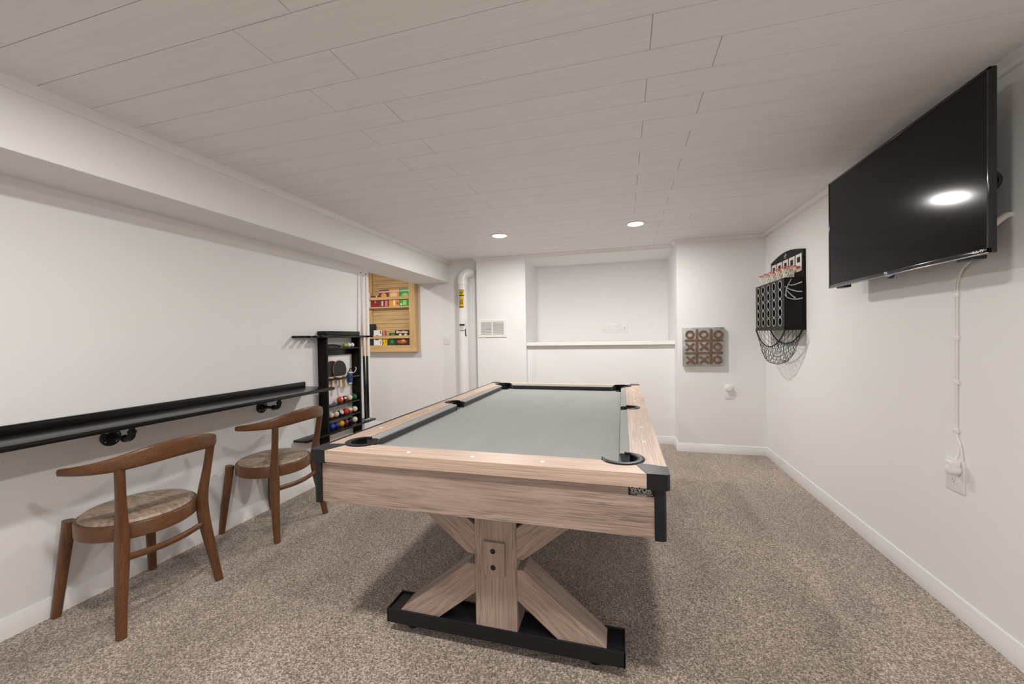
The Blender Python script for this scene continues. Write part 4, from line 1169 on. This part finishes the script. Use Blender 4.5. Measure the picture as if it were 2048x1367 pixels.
text_obj('TCL', 0.0145, M_white, bzo, 'logo', frame((tx-0.0036, 2.312, tz0+0.0125), (0, -1, 0), (0, 0, 1)), 0.0008, 0.0003)
text_obj('Roku TV', 0.0125, M_white, bzo, 'logo', frame((tx-0.0036, 1.800, tz0+0.0115), (0, -1, 0), (0, 0, 1)), 0.0004, 0.0003)
M_bluerefl = plain('blue_reflection_tint', (0.16, 0.26, 0.48), 0.06, spec=0.8, coat=1.0)
MB().sweep([(tx-0.004, 2.325, tz0+0.002), (tx-0.007, 2.28, tz0-0.003), (tx-0.004, 2.232, tz0+0.001)], [(0.001, 0.002), (0.003, 0.0055), (0.001, 0.002)], n=10).build('blue_reflection', M_bluerefl, tv)  # blue sliver imitates a bluish reflection on the lower bezel, not a lamp
MB().prism([(2.322, tz0), (2.285, tz0), (2.297, tz0-0.015), (2.312, tz0-0.015)], tx+0.002, tx+0.020, 0.002, Matrix(((0, 0, 1, 0), (1, 0, 0, 0), (0, 1, 0, 0), (0, 0, 0, 1)))).build('infrared_sensor', M_gloss, tv)
m = MB(); m.box(XR-0.020, XR, 2.10, 2.50, 1.70, 1.95, 0.004)
for y in (2.15, 2.45):
    m.box(tx+0.058, tx+0.078, y-0.015, y+0.015, 1.52, 2.02, 0.003)
m.box(tx+0.060, XR-0.010, 2.20, 2.40, 1.80, 1.86, 0.004)
m.build('wall_mount', M_blackmet, tv)
for y in (1.87, 2.75): MB().box(tx+0.012, tx+0.05, y-0.03, y+0.05, tz0-0.008, tz0+0.022, 0.003).build('foot_socket', M_black, tv)
MB().tube(spline([(tx+0.055, 1.88, 1.790), (tx+0.085, 1.865, 1.785), (tx+0.098, 1.860, 1.758), (tx+0.085, 1.868, 1.725), (tx+0.055, 1.88, 1.715)], 6), 0.008, 10).build('rear_cable', M_black, tv)
# white cable end loop between television and wall
wl = MB()
wl.sweep(spline([(1.290, 1.93, 1.560), (1.325, 1.905, 1.600), (1.350, 1.892, 1.628), (1.362, 1.886, 1.634), (1.366, 1.886, 1.628)], 6), (0.008, 0.011), n=12)
wl.build('antenna_lead', M_white); tag(bpy.data.objects['antenna_lead'], 'short white cable stub behind the near edge of the television', 'cable')
# power cable with clips and plug
pc = thing('power_cable', 'white cable with clips running from television down to the right wall outlet', 'cable', (XR, 2.128, 0.62))
c1 = spline([(1.300, 1.965, 1.520), (1.335, 2.005, 1.497), (1.355, 2.075, 1.472), (1.3655, 2.112, 1.435), (1.3662, 2.122, 1.385), (1.3662, 2.124, 1.20), (1.3662, 2.126, 1.0), (1.3662, 2.126, 0.80), (1.3655, 2.112, 0.72), (1.352, 2.110, 0.672)], 6)
c2 = spline([(1.302, 1.975, 1.520), (1.338, 2.013, 1.499), (1.358, 2.083, 1.474), (1.3655, 2.122, 1.437), (1.3662, 2.134, 1.385), (1.3662, 2.134, 1.20), (1.3662, 2.135, 1.0), (1.3662, 2.134, 0.80), (1.3658, 2.106, 0.73), (1.3655, 2.096, 0.664)], 6)
MB().tube(c1, 0.0036, 8).build('cord', M_white, pc); MB().tube(c2, 0.0036, 8).build('cord', M_white, pc)
for z in (1.365, 1.185, 0.996, 0.791): MB().box(XR-0.0085, XR, 2.116, 2.144, z-0.010, z+0.010, 0.003).build('clip', M_white, pc)
pl = MB(); pl.lathe([(0, 0.046), (0.014, 0.046), (0.021, 0.042), (0.0225, 0.035), (0.0225, 0.010), (0, 0.010)], (XR, 2.114, 0.628), (-1, 0, 0), 28)
pl.box(XR-0.044, XR-0.010, 2.0935, 2.1345, 0.628, 0.667, 0.006, 3); pl.build('plug', M_white, pc)
